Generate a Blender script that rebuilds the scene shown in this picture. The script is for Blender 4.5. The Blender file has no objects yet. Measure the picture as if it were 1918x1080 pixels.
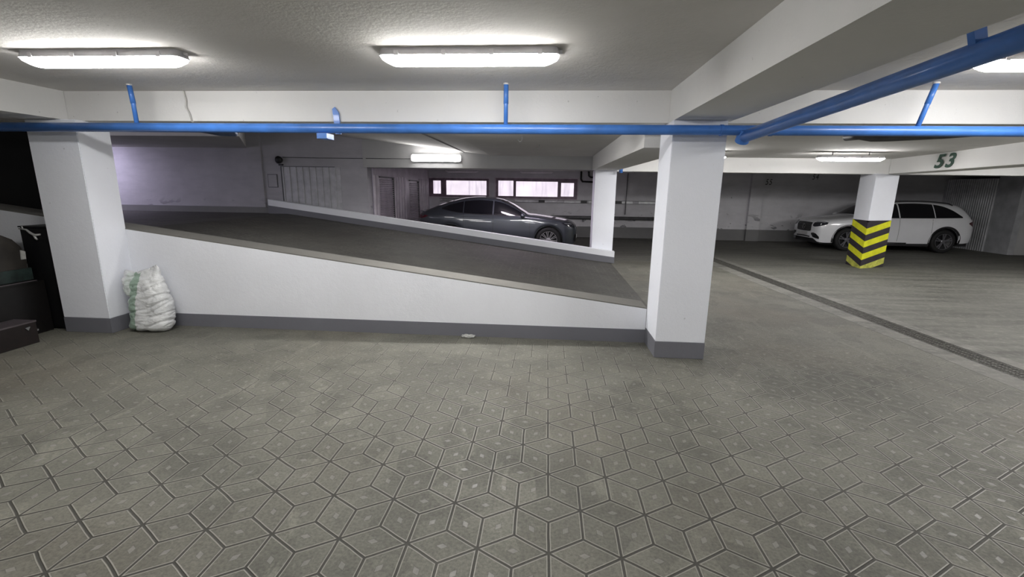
import bpy, bmesh, math, random
from mathutils import Vector, Matrix, noise
from mathutils.bvhtree import BVHTree

random.seed(7)
scn = bpy.context.scene
COL = scn.collection
R = math.radians

# ------------------------------------------------------------------ camera
YAW, PITCH, ROLL, CAM_H = 4.1371, 12.2572, 0.80266, 1.8
FOCAL_PX = 855.68
cam_data = bpy.data.cameras.new('camera')
cam = bpy.data.objects.new('camera', cam_data)
COL.objects.link(cam)
y_, p_, r_ = R(YAW), R(PITCH), R(ROLL)
fw = Vector((-math.sin(y_) * math.cos(p_), math.cos(y_) * math.cos(p_), -math.sin(p_)))
rt = Vector((math.cos(y_), math.sin(y_), 0))
up = rt.cross(fw)
rt2 = rt * math.cos(r_) + up * math.sin(r_)
up2 = -rt * math.sin(r_) + up * math.cos(r_)
m = Matrix.Identity(4)
for i in range(3):
    m[i][0], m[i][1], m[i][2] = rt2[i], up2[i], -fw[i]
m[2][3] = CAM_H
cam.matrix_world = m
cam_data.sensor_width = 36
cam_data.sensor_fit = 'HORIZONTAL'
cam_data.lens = FOCAL_PX * 36 / 1918
cam_data.clip_start = 0.05
scn.camera = cam

# ------------------------------------------------------------------ world, exposure
w = bpy.data.worlds.new('world')
scn.world = w
w.use_nodes = True
w.node_tree.nodes['Background'].inputs[0].default_value = (0.62, 0.6, 0.72, 1)
w.node_tree.nodes['Background'].inputs[1].default_value = 0.6
scn.view_settings.view_transform = 'Standard'
scn.view_settings.look = 'None'
scn.view_settings.gamma = 1
scn.view_settings.use_curve_mapping = False
scn.view_settings.exposure = 2.22
LAMP = 13.0          # strength of the lamp covers
LAMP_BACK = 24.0


# ------------------------------------------------------------------ materials
def new_mat(name):
    mt = bpy.data.materials.new(name)
    mt.use_nodes = True
    nt = mt.node_tree
    return mt, nt, nt.nodes['Principled BSDF']


class G:
    """tiny helper around a node tree"""
    def __init__(s, nt):
        s.nt = nt

    def _in(s, sock, v):
        if isinstance(v, bpy.types.NodeSocket):
            s.nt.links.new(v, sock)
        else:
            sock.default_value = v

    def m(s, op, a, b=0.0, c=None):
        n = s.nt.nodes.new('ShaderNodeMath')
        n.operation = op
        s._in(n.inputs[0], a)
        s._in(n.inputs[1], b)
        if c is not None:
            s._in(n.inputs[2], c)
        return n.outputs[0]

    def pos(s, kind='Object'):
        return s.nt.nodes.new('ShaderNodeTexCoord').outputs[kind]

    def sep(s, v):
        n = s.nt.nodes.new('ShaderNodeSeparateXYZ')
        s.nt.links.new(v, n.inputs[0])
        return n.outputs

    def noise(s, v, scale, detail=3.0, rough=0.55, dist=0.0):
        n = s.nt.nodes.new('ShaderNodeTexNoise')
        if v is not None:
            s.nt.links.new(v, n.inputs['Vector'])
        n.inputs['Scale'].default_value = scale
        n.inputs['Detail'].default_value = detail
        n.inputs['Roughness'].default_value = rough
        n.inputs['Distortion'].default_value = dist
        return n.outputs[0]

    def scale(s, v, sc):
        n = s.nt.nodes.new('ShaderNodeMapping')
        s.nt.links.new(v, n.inputs[0])
        n.inputs['Scale'].default_value = sc
        return n.outputs[0]

    def ramp(s, f, stops):
        n = s.nt.nodes.new('ShaderNodeValToRGB')
        s._in(n.inputs[0], f)
        e = n.color_ramp.elements
        while len(e) < len(stops):
            e.new(0.5)
        for i, (p, c) in enumerate(stops):
            e[i].position = p
            e[i].color = (c[0], c[1], c[2], 1) if isinstance(c, (tuple, list)) else (c, c, c, 1)
        return n.outputs[0]

    def mix(s, f, a, b, mode='MIX'):
        n = s.nt.nodes.new('ShaderNodeMixRGB')
        n.blend_type = mode
        s._in(n.inputs[0], f)
        for k, v in ((1, a), (2, b)):
            if isinstance(v, tuple):
                v = (v[0], v[1], v[2], 1)
            s._in(n.inputs[k], v)
        return n.outputs[0]

    def bump(s, hgt, strength, dist, bsdf):
        n = s.nt.nodes.new('ShaderNodeBump')
        n.inputs['Strength'].default_value = strength
        n.inputs['Distance'].default_value = dist
        s.nt.links.new(hgt, n.inputs['Height'])
        s.nt.links.new(n.outputs[0], bsdf.inputs['Normal'])


def plain(name, col, rough=0.5, metal=0.0, var=0.06, scale=6.0, coat=0.0, bump=0.0):
    mt, nt, b = new_mat(name)
    g = G(nt)
    f = g.noise(g.pos(), scale, 4)
    d = tuple(max(0, c * (1 - var * 2.2)) for c in col)
    l = tuple(min(1, c * (1 + var * 1.2)) for c in col)
    nt.links.new(g.ramp(f, [(0.3, d), (0.7, l)]), b.inputs['Base Color'])
    b.inputs['Roughness'].default_value = rough
    b.inputs['Metallic'].default_value = metal
    b.inputs['Coat Weight'].default_value = coat
    b.inputs['Coat Roughness'].default_value = 0.05
    if bump:
        g.bump(g.noise(g.pos(), 60, 3), bump, 0.01, b)
    return mt


def emit(name, col, strength):
    mt, nt, b = new_mat(name)
    b.inputs['Base Color'].default_value = (0.8, 0.8, 0.8, 1)
    b.inputs['Emission Color'].default_value = (*col, 1)
    b.inputs['Emission Strength'].default_value = strength
    return mt


def plaster(name, col, bump=0.25, rough=0.85, dirt=0.12, grain=90.0, dents=0.0):
    mt, nt, b = new_mat(name)
    g = G(nt)
    p = g.pos()
    big = g.noise(p, 0.9, 5, 0.6)
    mid = g.noise(p, 7.0, 4, 0.6)
    c = g.ramp(big, [(0.3, tuple(x * (1 - dirt) for x in col)), (0.65, col)])
    c = g.mix(g.ramp(mid, [(0.35, 0.0), (0.8, 0.5)]), c, tuple(x * (1 - dirt * 0.8) for x in col))
    specks = g.ramp(g.noise(p, 23.0, 2, 0.4), [(0.2, 1.0), (0.235, 0.0)])
    c = g.mix(g.m('MULTIPLY', specks, 0.5), c, tuple(x * 0.45 for x in col))
    nt.links.new(c, b.inputs['Base Color'])
    b.inputs['Roughness'].default_value = rough
    h = g.noise(p, grain, 3, 0.6)
    h2 = g.m('ADD', g.m('MULTIPLY', h, 0.6), g.m('MULTIPLY', g.noise(p, grain * 0.3, 2), 0.8))
    g.bump(h2, bump, 0.012, b)
    return mt


def stained(name, col, low, high, z0, z1):
    """old painted concrete: peeling and damp marks between heights z0 and z1"""
    mt, nt, b = new_mat(name)
    g = G(nt)
    p = g.pos()
    z = g.sep(p)[2]
    base = g.ramp(g.noise(p, 1.1, 5, 0.65), [(0.3, tuple(x * 0.82 for x in col)), (0.7, col)])
    streak = g.noise(g.scale(p, (1.2, 1.2, 5.0)), 1.6, 4, 0.6)
    base = g.mix(g.ramp(streak, [(0.45, 0.0), (0.8, 0.45)]), base, tuple(x * 0.7 for x in col))
    band = g.m('MULTIPLY', g.ramp(g.m('SUBTRACT', z, z0), [(0.0, 0.0), (0.02, 1.0)]),
               g.ramp(g.m('SUBTRACT', z1, z), [(0.0, 0.0), (0.35, 1.0)]))
    spot = g.ramp(g.noise(g.scale(p, (1, 1, 1.8)), 2.6, 3, 0.5, 0.6), [(0.62, 0.0), (0.65, 1.0)])
    c = g.mix(g.m('MULTIPLY', g.m('MULTIPLY', band, spot), 0.75), base, low)
    spot2 = g.ramp(g.noise(p, 9.0, 2, 0.5), [(0.23, 1.0), (0.26, 0.0)])
    c = g.mix(g.m('MULTIPLY', spot2, 0.8), c, high)
    nt.links.new(c, b.inputs['Base Color'])
    b.inputs['Roughness'].default_value = 0.85
    g.bump(g.noise(p, 25, 4, 0.6), 0.3, 0.012, b)
    return mt


TILE_A = 0.365


def tiles(name, fade_mode, col=(0.142, 0.1395, 0.115)):
    mt, nt, b = new_mat(name)
    g = G(nt)
    p = g.pos()
    warp = g.noise(p, 3.0, 2)
    X, Y, Z = g.sep(p)
    off = g.m('MULTIPLY', g.m('SUBTRACT', warp, 0.5), 0.012)
    x0 = g.m('ADD', g.m('SUBTRACT', X, 0.061), off)
    y0 = g.m('DIVIDE', g.m('ADD', g.m('SUBTRACT', Y, 1.987), off), 1.049)
    a = TILE_A
    s3 = math.sqrt(3)

    def cen(v, per, sh):
        # signed distance to the centre of the repeating cell
        t = g.m('DIVIDE', g.m('SUBTRACT', v, sh), per)
        t = g.m('SUBTRACT', t, g.m('ROUND', t))
        return g.m('ABSOLUTE', g.m('MULTIPLY', t, per))
    best = None
    for k in range(3):
        th = R(60 * k)
        u = g.m('ADD', g.m('MULTIPLY', x0, math.cos(th)), g.m('MULTIPLY', y0, math.sin(th)))
        v = g.m('SUBTRACT', g.m('MULTIPLY', y0, math.cos(th)), g.m('MULTIPLY', x0, math.sin(th)))
        for sx, sy in ((a / 2, 0), (0, a * s3 / 2)):
            d = g.m('ADD', g.m('DIVIDE', cen(u, a, sx), a / 2), g.m('DIVIDE', cen(v, a * s3, sy), a / (2 * s3)))
            best = d if best is None else g.m('MINIMUM', best, d)
    # clean / dirty areas: the joints show only where the floor is swept
    n1 = g.noise(p, 0.55, 4, 0.6)
    if fade_mode == 'near':
        far = g.ramp(g.m('DIVIDE', g.m('ADD', Y, g.m('MULTIPLY', g.m('ABSOLUTE', g.m('SUBTRACT', X, 0.4)), 0.28)), 8.0),
                     [(0.42, 1.0), (0.62, 0.5), (0.95, 0.1)])
        show = g.m('MULTIPLY', far, g.ramp(n1, [(0.25, 0.65), (0.5, 1.0)]))
    else:
        show = g.ramp(n1, [(0.4, 0.0), (0.65, 0.35)])
    joint = g.ramp(best, [(0.93, 0.0), (0.955, 1.0)])
    rim = g.ramp(best, [(0.86, 0.0), (0.875, 1.0), (0.92, 1.0), (0.935, 0.0)])
    dia = g.ramp(best, [(0.145, 1.0), (0.165, 0.0)])
    diaedge = g.ramp(best, [(0.15, 0.0), (0.17, 1.0), (0.185, 1.0), (0.21, 0.0)])
    big = g.noise(p, 0.8, 6, 0.65)
    c = g.ramp(big, [(0.3, tuple(x * 0.66 for x in col)), (0.5, col), (0.68, tuple(x * 1.22 for x in col))])
    c = g.mix(g.ramp(g.noise(g.scale(p, (0.5, 1.3, 1)), 1.7, 5, 0.65, 0.5), [(0.56, 0.0), (0.72, 0.5)]), c, tuple(x * 0.62 for x in col))
    c = g.mix(g.ramp(g.noise(p, 2.4, 6, 0.72), [(0.52, 0.0), (0.66, 0.55)]), c, tuple(x * 0.55 for x in col))
    c = g.mix(g.ramp(g.noise(g.scale(p, (1.6, 0.6, 1)), 2.0, 6, 0.75, 0.8), [(0.58, 0.0), (0.66, 0.5)]), c, tuple(x * 1.7 for x in col))
    # darker floor towards the right and back, with a wavering edge
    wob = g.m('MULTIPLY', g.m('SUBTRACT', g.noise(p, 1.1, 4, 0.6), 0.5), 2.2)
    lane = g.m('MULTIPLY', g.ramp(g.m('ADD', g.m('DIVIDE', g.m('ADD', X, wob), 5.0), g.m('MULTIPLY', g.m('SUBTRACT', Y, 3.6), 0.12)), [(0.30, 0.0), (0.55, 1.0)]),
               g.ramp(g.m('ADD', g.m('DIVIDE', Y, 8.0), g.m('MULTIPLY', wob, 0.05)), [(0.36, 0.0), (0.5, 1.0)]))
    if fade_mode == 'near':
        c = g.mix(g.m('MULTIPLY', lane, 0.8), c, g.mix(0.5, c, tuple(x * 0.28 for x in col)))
        speck = g.ramp(g.noise(g.scale(p, (2.2, 0.9, 1)), 3.4, 6, 0.8, 0.6), [(0.62, 0.0), (0.655, 0.8)])
        c = g.mix(g.m('MULTIPLY', speck, lane), c, tuple(x * 1.5 for x in col))
    cell = nt.nodes.new('ShaderNodeTexVoronoi')
    nt.links.new(p, cell.inputs['Vector'])
    cell.inputs['Scale'].default_value = 4.0
    bw = nt.nodes.new('ShaderNodeRGBToBW')
    nt.links.new(cell.outputs['Color'], bw.inputs[0])
    c = g.mix(0.22, c, g.ramp(bw.outputs[0], [(0.2, 0.2), (0.8, 0.8)]), 'OVERLAY')
    warm = g.ramp(g.noise(p, 0.45, 3), [(0.5, 0.0), (0.75, 0.5)])
    c = g.mix(warm, c, (col[0] * 1.06, col[1] * 0.93, col[2] * 0.86))
    grain = g.noise(p, 55, 4, 0.7)
    c = g.mix(0.5, c, g.ramp(grain, [(0.3, 0.15), (0.7, 0.8)]), 'OVERLAY')
    c = g.mix(g.m('MULTIPLY', g.m('MULTIPLY', rim, show), 0.8), c, (0.30, 0.29, 0.25))
    c = g.mix(g.m('MULTIPLY', g.m('MULTIPLY', dia, show), 0.35), c, (0.27, 0.265, 0.245))
    c = g.mix(g.m('MULTIPLY', g.m('MULTIPLY', diaedge, show), 0.5), c, (0.09, 0.085, 0.075))
    c = g.mix(g.m('MULTIPLY', g.m('MULTIPLY', joint, show), 0.92), c, (0.036, 0.034, 0.028))
    nt.links.new(c, b.inputs['Base Color'])
    rr = g.m('SUBTRACT', 0.72, g.m('MULTIPLY', g.m('ADD', rim, dia), g.m('MULTIPLY', show, 0.3)))
    nt.links.new(rr, b.inputs['Roughness'])
    h = g.m('SUBTRACT', g.m('MULTIPLY', rim, 0.35), joint)
    h = g.m('ADD', g.m('MULTIPLY', h, show), g.m('MULTIPLY', grain, 0.22))
    g.bump(h, 0.8, 0.008, b)
    return mt


def concrete_floor(name, col=(0.115, 0.114, 0.098)):
    mt, nt, b = new_mat(name)
    g = G(nt)
    p = g.pos()
    big = g.noise(p, 0.7, 6, 0.7)
    streak = g.noise(g.scale(p, (0.35, 2.6, 1)), 1.5, 5, 0.65)
    c = g.ramp(big, [(0.28, tuple(x * 0.7 for x in col)), (0.55, col), (0.75, tuple(x * 1.2 for x in col))])
    c = g.mix(g.ramp(streak, [(0.38, 0.85), (0.58, 0.0)]), c, tuple(x * 0.5 for x in col))
    c = g.mix(g.ramp(g.noise(p, 12, 5, 0.7), [(0.5, 0.0), (0.66, 0.5)]), c, tuple(x * 1.6 for x in col))
    nt.links.new(c, b.inputs['Base Color'])
    b.inputs['Roughness'].default_value = 0.75
    g.bump(g.noise(p, 30, 5, 0.7), 0.25, 0.01, b)
    return mt


M = {}
M['pillar'] = plaster('pillar_paint', (0.84, 0.86, 0.92), 0.18, 0.8, 0.06, 70)
M['lowwall'] = plaster('ramp_wall_paint', (0.82, 0.835, 0.88), 0.22, 0.8, 0.07, 60)
M['beam'] = plaster('beam_paint', (0.74, 0.735, 0.72), 0.15, 0.85, 0.06, 80)
M['ceil'] = plaster('ceiling_paint', (0.68, 0.66, 0.63), 0.35, 0.9, 0.10, 55)
M['ceil_back'] = plaster('ceiling_paint_back', (0.62, 0.61, 0.585), 0.3, 0.9, 0.14, 40)
M['band'] = plaster('grey_base_paint', (0.165, 0.167, 0.19), 0.15, 0.7, 0.12, 50)
M['top'] = plaster('dusty_top', (0.16, 0.155, 0.14), 0.3, 0.9, 0.2, 50)
M['wall'] = stained('old_wall_paint', (0.66, 0.655, 0.68), (0.10, 0.10, 0.11), (0.09, 0.09, 0.1), 0.40, 1.1)
M['wall_ramp'] = stained('ramp_back_wall', (0.46, 0.45, 0.48), (0.12, 0.12, 0.13), (0.2, 0.2, 0.2), 1.2, 1.5)
M['wallplain'] = plaster('wall_paint', (0.45, 0.45, 0.45), 0.2, 0.9, 0.15, 50)
M['skirt'] = plaster('dark_skirt_paint', (0.20, 0.20, 0.20), 0.3, 0.8, 0.2, 30)
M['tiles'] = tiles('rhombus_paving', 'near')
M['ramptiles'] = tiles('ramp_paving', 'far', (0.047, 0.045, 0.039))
M['conc'] = concrete_floor('worn_concrete')
M['strip'] = concrete_floor('drain_border_concrete', (0.15, 0.147, 0.13))
M['blue'] = plain('blue_pipe_paint', (0.055, 0.185, 0.56), 0.38, 0.0, 0.1, 5, 0.15)
M['pipegrey'] = plain('dark_pipe_paint', (0.10, 0.10, 0.105), 0.5, 0.2, 0.15)
M['pipebluegrey'] = plain('blue_grey_pipe', (0.13, 0.17, 0.27), 0.35, 0.3, 0.15)
M['blackpl'] = plain('black_plastic', (0.005, 0.005, 0.006), 0.45, 0, 0.1)
M['steel'] = plain('galvanised_steel', (0.36, 0.36, 0.37), 0.42, 0.7, 0.12)
M['siding'] = plain('metal_siding_paint', (0.5, 0.46, 0.51), 0.38, 0.1, 0.1, 3)
M['sidingr'] = plain('grey_siding_paint', (0.5, 0.51, 0.53), 0.5, 0.3, 0.1, 3)
M['drain'] = plain('drain_iron', (0.10, 0.097, 0.086), 0.6, 0.4, 0.25, 20)
M['pit'] = plain('drain_dirt', (0.02, 0.019, 0.017), 0.9)
M['lampbody'] = plain('lamp_tray_plastic', (0.55, 0.54, 0.56), 0.5, 0, 0.04)
M['lamp'] = emit('lamp_cover_lit', (1.0, 0.985, 0.965), LAMP)
M['lampb'] = emit('lamp_cover_lit_back', (1.0, 0.98, 0.97), LAMP_BACK)
M['lampw'] = emit('lamp_cover_lit_wall', (1.0, 0.98, 0.97), 7.0)
M['lampv'] = emit('lamp_cover_cool', (0.80, 0.74, 1.0), 13.0)
M['lampoff'] = plain('lamp_cover_off', (0.75, 0.72, 0.75), 0.3)
M['frame'] = plain('window_frame_paint', (0.24, 0.175, 0.22), 0.5, 0, 0.15)
M['reveal'] = plain('window_sill_paint', (0.62, 0.56, 0.61), 0.6, 0, 0.1)
M['yellow'] = plain('yellow_paint', (0.72, 0.72, 0.02), 0.55, 0, 0.08, 5)
M['black'] = plain('stripe_black_paint', (0.035, 0.028, 0.036), 0.6, 0, 0.15, 6)
M['yellowold'] = plain('worn_yellow_paint', (0.55, 0.56, 0.10), 0.6, 0, 0.18, 9)
M['dark_cabinet_void'] = plain('cabinet_and_void_black', (0.004, 0.004, 0.0045), 0.8)  # cabinet black, also painted for the unlit dark beyond the left pillar
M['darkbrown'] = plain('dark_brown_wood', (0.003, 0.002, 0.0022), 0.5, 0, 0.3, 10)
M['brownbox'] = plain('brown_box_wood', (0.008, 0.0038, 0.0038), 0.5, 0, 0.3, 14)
M['edge'] = plain('box_edge_metal', (0.12, 0.10, 0.11), 0.4, 0.3, 0.1)
M['green'] = plain('numbers_green', (0.05, 0.10, 0.075), 0.7, 0, 0.15, 20)
M['num_dark'] = plain('numbers_black', (0.02, 0.02, 0.022), 0.7)
M['shellgrey'] = plain('dusty_grey_shell', (0.03, 0.026, 0.022), 0.5, 0, 0.25, 5)
M['teal'] = plain('teal_case', (0.018, 0.032, 0.029), 0.5, 0, 0.25, 12)
M['whitepl'] = plain('white_plastic', (0.5, 0.5, 0.48), 0.5, 0, 0.15)
M['cableg'] = plain('cable_white', (0.5, 0.49, 0.47), 0.6)


# ------------------------------------------------------------------ geometry helpers
def mesh_obj(name, bm, mat, parent=None, smooth=False, bevel=0.0):
    if bevel:
        es = [e for e in bm.edges if len(e.link_faces) == 2 and e.calc_face_angle(0) > 0.6]
        if es:
            bmesh.ops.bevel(bm, geom=es, offset=bevel, segments=2, affect='EDGES', clamp_overlap=True)
    me = bpy.data.meshes.new(name)
    bm.to_mesh(me)
    bm.free()
    if isinstance(mat, (list, tuple)):
        for x in mat:
            me.materials.append(x)
    else:
        me.materials.append(mat)
    if smooth:
        for f in me.polygons:
            f.use_smooth = True
    o = bpy.data.objects.new(name, me)
    COL.objects.link(o)
    if parent:
        o.parent = parent
    return o


def box(bm, x0, x1, y0, y1, z0, z1):
    v = [bm.verts.new((x, y, z)) for z in (z0, z1) for x, y in ((x0, y0), (x1, y0), (x1, y1), (x0, y1))]
    for f in ((3, 2, 1, 0), (4, 5, 6, 7), (0, 1, 5, 4), (1, 2, 6, 5), (2, 3, 7, 6), (3, 0, 4, 7)):
        bm.faces.new([v[i] for i in f])
    return v


def prism(bm, poly, d0, d1, axis='y'):
    """extrude a 2D outline between d0 and d1 along an axis"""
    def P(a, b, d):
        return {'y': (a, d, b), 'z': (a, b, d), 'x': (d, a, b)}[axis]
    A = [bm.verts.new(P(a, b, d0)) for a, b in poly]
    B = [bm.verts.new(P(a, b, d1)) for a, b in poly]
    n = len(poly)
    bm.faces.new(A)
    bm.faces.new(B[::-1])
    for i in range(n):
        bm.faces.new((A[i], B[i], B[(i + 1) % n], A[(i + 1) % n]))
    bmesh.ops.recalc_face_normals(bm, faces=bm.faces)


def tube(bm, pts, r, seg=16, caps=True):
    pts = [Vector(p) for p in pts]
    rings = []
    prev = None
    for i, p in enumerate(pts):
        if i == 0:
            d = pts[1] - p
        elif i == len(pts) - 1:
            d = p - pts[-2]
        else:
            d = (pts[i + 1] - p).normalized() + (p - pts[i - 1]).normalized()
        d.normalize()
        if prev is None:
            a = Vector((0, 0, 1)) if abs(d.z) < 0.9 else Vector((1, 0, 0))
            n = d.cross(a).normalized()
        else:
            n = (prev - d * prev.dot(d)).normalized()
        prev = n
        bnm = d.cross(n)
        rr = r[i] if isinstance(r, (list, tuple)) else r
        rings.append([bm.verts.new(p + n * rr * math.cos(t) + bnm * rr * math.sin(t))
                      for t in [2 * math.pi * k / seg for k in range(seg)]])
    for A, B in zip(rings, rings[1:]):
        for k in range(seg):
            bm.faces.new((A[k], A[(k + 1) % seg], B[(k + 1) % seg], B[k]))
    if caps:
        bm.faces.new(rings[0][::-1])
        bm.faces.new(rings[-1])


def lathe(bm, prof, seg=48, axis='y', c=(0, 0, 0)):
    """revolve (radius, along) pairs around an axis"""
    rings = []
    for r, a in prof:
        ring = []
        for k in range(seg):
            t = 2 * math.pi * k / seg
            p = {'y': (r * math.cos(t), a, r * math.sin(t)), 'z': (r * math.cos(t), r * math.sin(t), a)}[axis]
            ring.append(bm.verts.new((p[0] + c[0], p[1] + c[1], p[2] + c[2])))
        rings.append(ring)
    for A, B in zip(rings, rings[1:]):
        for k in range(seg):
            bm.faces.new((A[k], A[(k + 1) % seg], B[(k + 1) % seg], B[k]))
    bmesh.ops.recalc_face_normals(bm, faces=bm.faces)


def tag(o, label=None, cat=None, group=None, kind=None):
    if label:
        o['label'] = label
    if cat:
        o['category'] = cat
    if group:
        o['group'] = group
    if kind:
        o['kind'] = kind
    return o


def thing(name, loc, label, cat, group=None, rz=0.0):
    o = bpy.data.objects.new(name, None)
    COL.objects.link(o)
    o.location = loc
    o.rotation_euler = (0, 0, rz)
    o.empty_display_size = 0.1
    return tag(o, label, cat, group)


def struct(name, bm, mat, bevel=0.0, smooth=False):
    return tag(mesh_obj(name, bm, mat, None, smooth, bevel), kind='structure')


def sbox(name, mat, *a, bevel=0.0):
    bm = bmesh.new()
    box(bm, *a)
    return struct(name, bm, mat, bevel)


def copy_tree(o, parent=None):
    c = o.copy()
    COL.objects.link(c)
    c.parent = parent
    for ch in [x for x in bpy.data.objects if x.parent == o]:
        copy_tree(ch, c)
    return c


# ------------------------------------------------------------------ floor
XL, XR, YF, YB = -9.5, 17.0, -3.5, 18.1
# drain line: left edge and right edge, slightly skewed to the building
def dl(y):
    return 4.80 + (y - 4.8) * -0.0485


def dr(y):
    return dl(y) + 0.30


def quadz(bm, pts, z0, z1):
    prism(bm, pts, z0, z1, 'z')


bm = bmesh.new()
quadz(bm, [(XL, YF), (dl(YF) - 0.28, YF), (dl(12) - 0.28, 12), (dl(12) - 0.28, 12.0), (XL, 12.0)], -0.3, 0.0)
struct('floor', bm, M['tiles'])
bm = bmesh.new()
quadz(bm, [(dr(YF) + 0.18, YF), (XR, YF), (XR, YB), (dr(YB) + 0.18, YB)], -0.3, 0.0)
struct('floor_concrete', bm, M['conc'])
bm = bmesh.new()
quadz(bm, [(XL - 5, 12.0), (dl(12) - 0.28, 12.0), (dl(YB) - 0.28, YB), (XL - 5, YB)], -0.3, 0.0)
struct('floor_back', bm, M['conc'])
bm = bmesh.new()
quadz(bm, [(dl(YF) - 0.28, YF), (dl(YF), YF), (dl(YB), YB), (dl(YB) - 0.28, YB)], -0.3, 0.002)
quadz(bm, [(dr(YF), YF), (dr(YF) + 0.18, YF), (dr(YB) + 0.18, YB), (dr(YB), YB)], -0.3, 0.002)
struct('trim_1', bm, M['strip'])

# drain: gutter with one iron grate after another
ang = math.atan(0.0485)
dr_t = thing('floor_drain', (dl(-3.4) + 0.15, -3.4, 0), 'long dark iron drain grating running across the floor between paving and smooth concrete',
             'floor drain', rz=ang)
bm = bmesh.new()
box(bm, -0.15, 0.15, 0, 21.4, -0.12, -0.10)
box(bm, -0.15, -0.135, 0, 21.4, -0.10, -0.002)
box(bm, 0.135, 0.15, 0, 21.4, -0.10, -0.002)
mesh_obj('gutter', bm, M['pit'], dr_t)
bm = bmesh.new()
n = 13
for k in range(n + 1):
    yy = k * 0.48 / n
    box(bm, -0.125, 0.125, yy, yy + 0.014, -0.022, -0.003)
for xx in (-0.132, -0.045, 0.033, 0.12):
    box(bm, xx, xx + 0.012, 0, 0.494, -0.024, -0.001)
g0 = mesh_obj('grate', bm, M['drain'], dr_t)
g0.location = (0, 0.05, 0)
for k in range(1, 42):
    c = g0.copy()
    COL.objects.link(c)
    c.parent = dr_t
    c.location = (0, 0.05 + k * 0.505, 0)

# ramp: rises to the left behind the low wall
bm = bmesh.new()
RZ = [(1.66, 0.0), (-6.75, 1.09), (-14.4, 1.09)]
prism(bm, [(1.66, 0.001), (-6.75, 1.09), (-14.4, 1.09), (-14.4, -0.2), (1.66, -0.2)], 5.76, 11.95)
struct('floor_ramp', bm, M['ramptiles'])

# ------------------------------------------------------------------ walls and ceilings
ZF, ZB, ZBM = 2.81, 2.62, 2.495
sbox('ceiling_front', M['ceil'], -14.4, XR, YF, 5.3, ZF, ZF + 0.3)
# back ceiling: flat on the right, climbing with the ramp on the left
bm = bmesh.new()
prism(bm, [(XR, ZB), (-1.45, ZB), (-14.4, ZB + 0.115 * 12.95), (-14.4, 4.4), (XR, 4.4)], 5.35, 12.0)
struct('ceiling_ramp', bm, M['ceil_back'])
sbox('ceiling_back', M['ceil_back'], -5.0, XR, 12.2, YB + 0.1, 2.50, 2.8)
bm = bmesh.new()
for y in (6.8, 8.1, 9.5, 10.8):
    pass
# crease strips cast in the sloped slab
prism(bm, [(-2.1, 2.680), (-2.13, 2.683), (-2.13, 2.70), (-2.1, 2.70)], 5.7, 11.85)
struct('trim_2', bm, M['skirt'])

sbox('wall_back', M['wall'], -5.0, -4.62, YB, YB + 0.3, 0, 2.6)
W1 = (-4.60, -2.30, 1.50, 2.16)     # window openings x0,x1,z0,z1
W2 = (-1.96, 1.12, 1.46, 2.19)
bm = bmesh.new()
box(bm, -4.62, XR, YB, YB + 0.3, 0, 1.46)
box(bm, -4.62, W2[0], YB, YB + 0.3, 1.46, 1.50)
box(bm, W1[1], W2[0], YB, YB + 0.3, 1.50, 2.16)
box(bm, -4.62, W2[0], YB, YB + 0.3, 2.16, 2.19)
box(bm, W2[1], XR, YB, YB + 0.3, 1.46, 2.19)
box(bm, -4.62, XR, YB, YB + 0.3, 2.19, 2.6)
struct('wall_back_main', bm, M['wall'])
sbox('baseboard_back', M['skirt'], 1.2, 14.4, YB - 0.012, YB, 0, 0.42)
sbox('baseboard_window', M['skirt'], -4.4, 1.2, YB - 0.012, YB, 0, 0.40)
for k, (x0, x1) in enumerate(((7.55, 8.0),)):
    sbox('wall_pilaster', M['wall'], x0, x1, YB - 0.14, YB, 0, 2.5, bevel=0.01)
    sbox('baseboard_pilaster', M['skirt'], x0 - 0.006, x1 + 0.006, YB - 0.15, YB, 0, 0.43)
sbox('wall_front', M['wallplain'], -9.8, XR, YF - 0.2, YF, 0, 3.0)
sbox('wall_left', M['wallplain'], -9.8, -9.5, YF, 5.4, 0, 3.0)
sbox('wall_left_ramp', M['wallplain'], -14.7, -14.4, 5.4, 12.0, 0, 4.4)
sbox('wall_right', M['wallplain'], XR, XR + 0.3, YF, YB, 0, 3.0)
# wall beside and behind the ramp
sbox('wall_ramp', M['wall_ramp'], -14.4, -4.66, 11.88, 12.2, 0.0, 4.2)
sbox('wall_ramp_pier', M['wall_ramp'], -7.86, -7.46, 11.82, 11.88, 1.0, 3.6)
sbox('baseboard_ramp', M['skirt'], -14.4, -7.2, 11.80, 11.9, 1.06, 1.245)
# dropped beam above the head of the ramp
bm = bmesh.new()
prism(bm, [(-14.4, 9.1), (-6.15, 9.1), (-7.86, 11.88), (-14.4, 11.88)], 2.755, 4.0, 'z')
struct('trim_3', bm, M['ceil_back'])
# black panel standing in for the unlit dark left of the left pillar
sbox('wall_unlit_void', M['dark_cabinet_void'], -9.5, -6.35, 5.80, 5.86, 0, 2.8)

# beams
sbox('ceiling_beam_cross', M['beam'], -14.4, XR, 5.11, 5.60, ZBM, 2.83, bevel=0.008)
sbox('ceiling_beam_center', M['beam'], 1.24, 1.82, YF, 5.105, ZBM, 2.83, bevel=0.008)
sbox('ceiling_beam_left', M['beam'], -6.1, -5.47, YF, 5.105, ZBM + 0.003, 2.83, bevel=0.008)
sbox('ceiling_beam_center_back', M['beam'], 1.10, 1.72, 5.605, 11.8, 2.29, 2.70, bevel=0.008)
sbox('ceiling_beam_windows', M['wallplain'], -4.74, 1.72, 11.83, 12.3, 2.30, 3.2, bevel=0.008)
sbox('ceiling_beam_right_back', M['beam'], 1.725, XR, 11.9, 12.35, 2.272, 2.70, bevel=0.008)
bm = bmesh.new()
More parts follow.
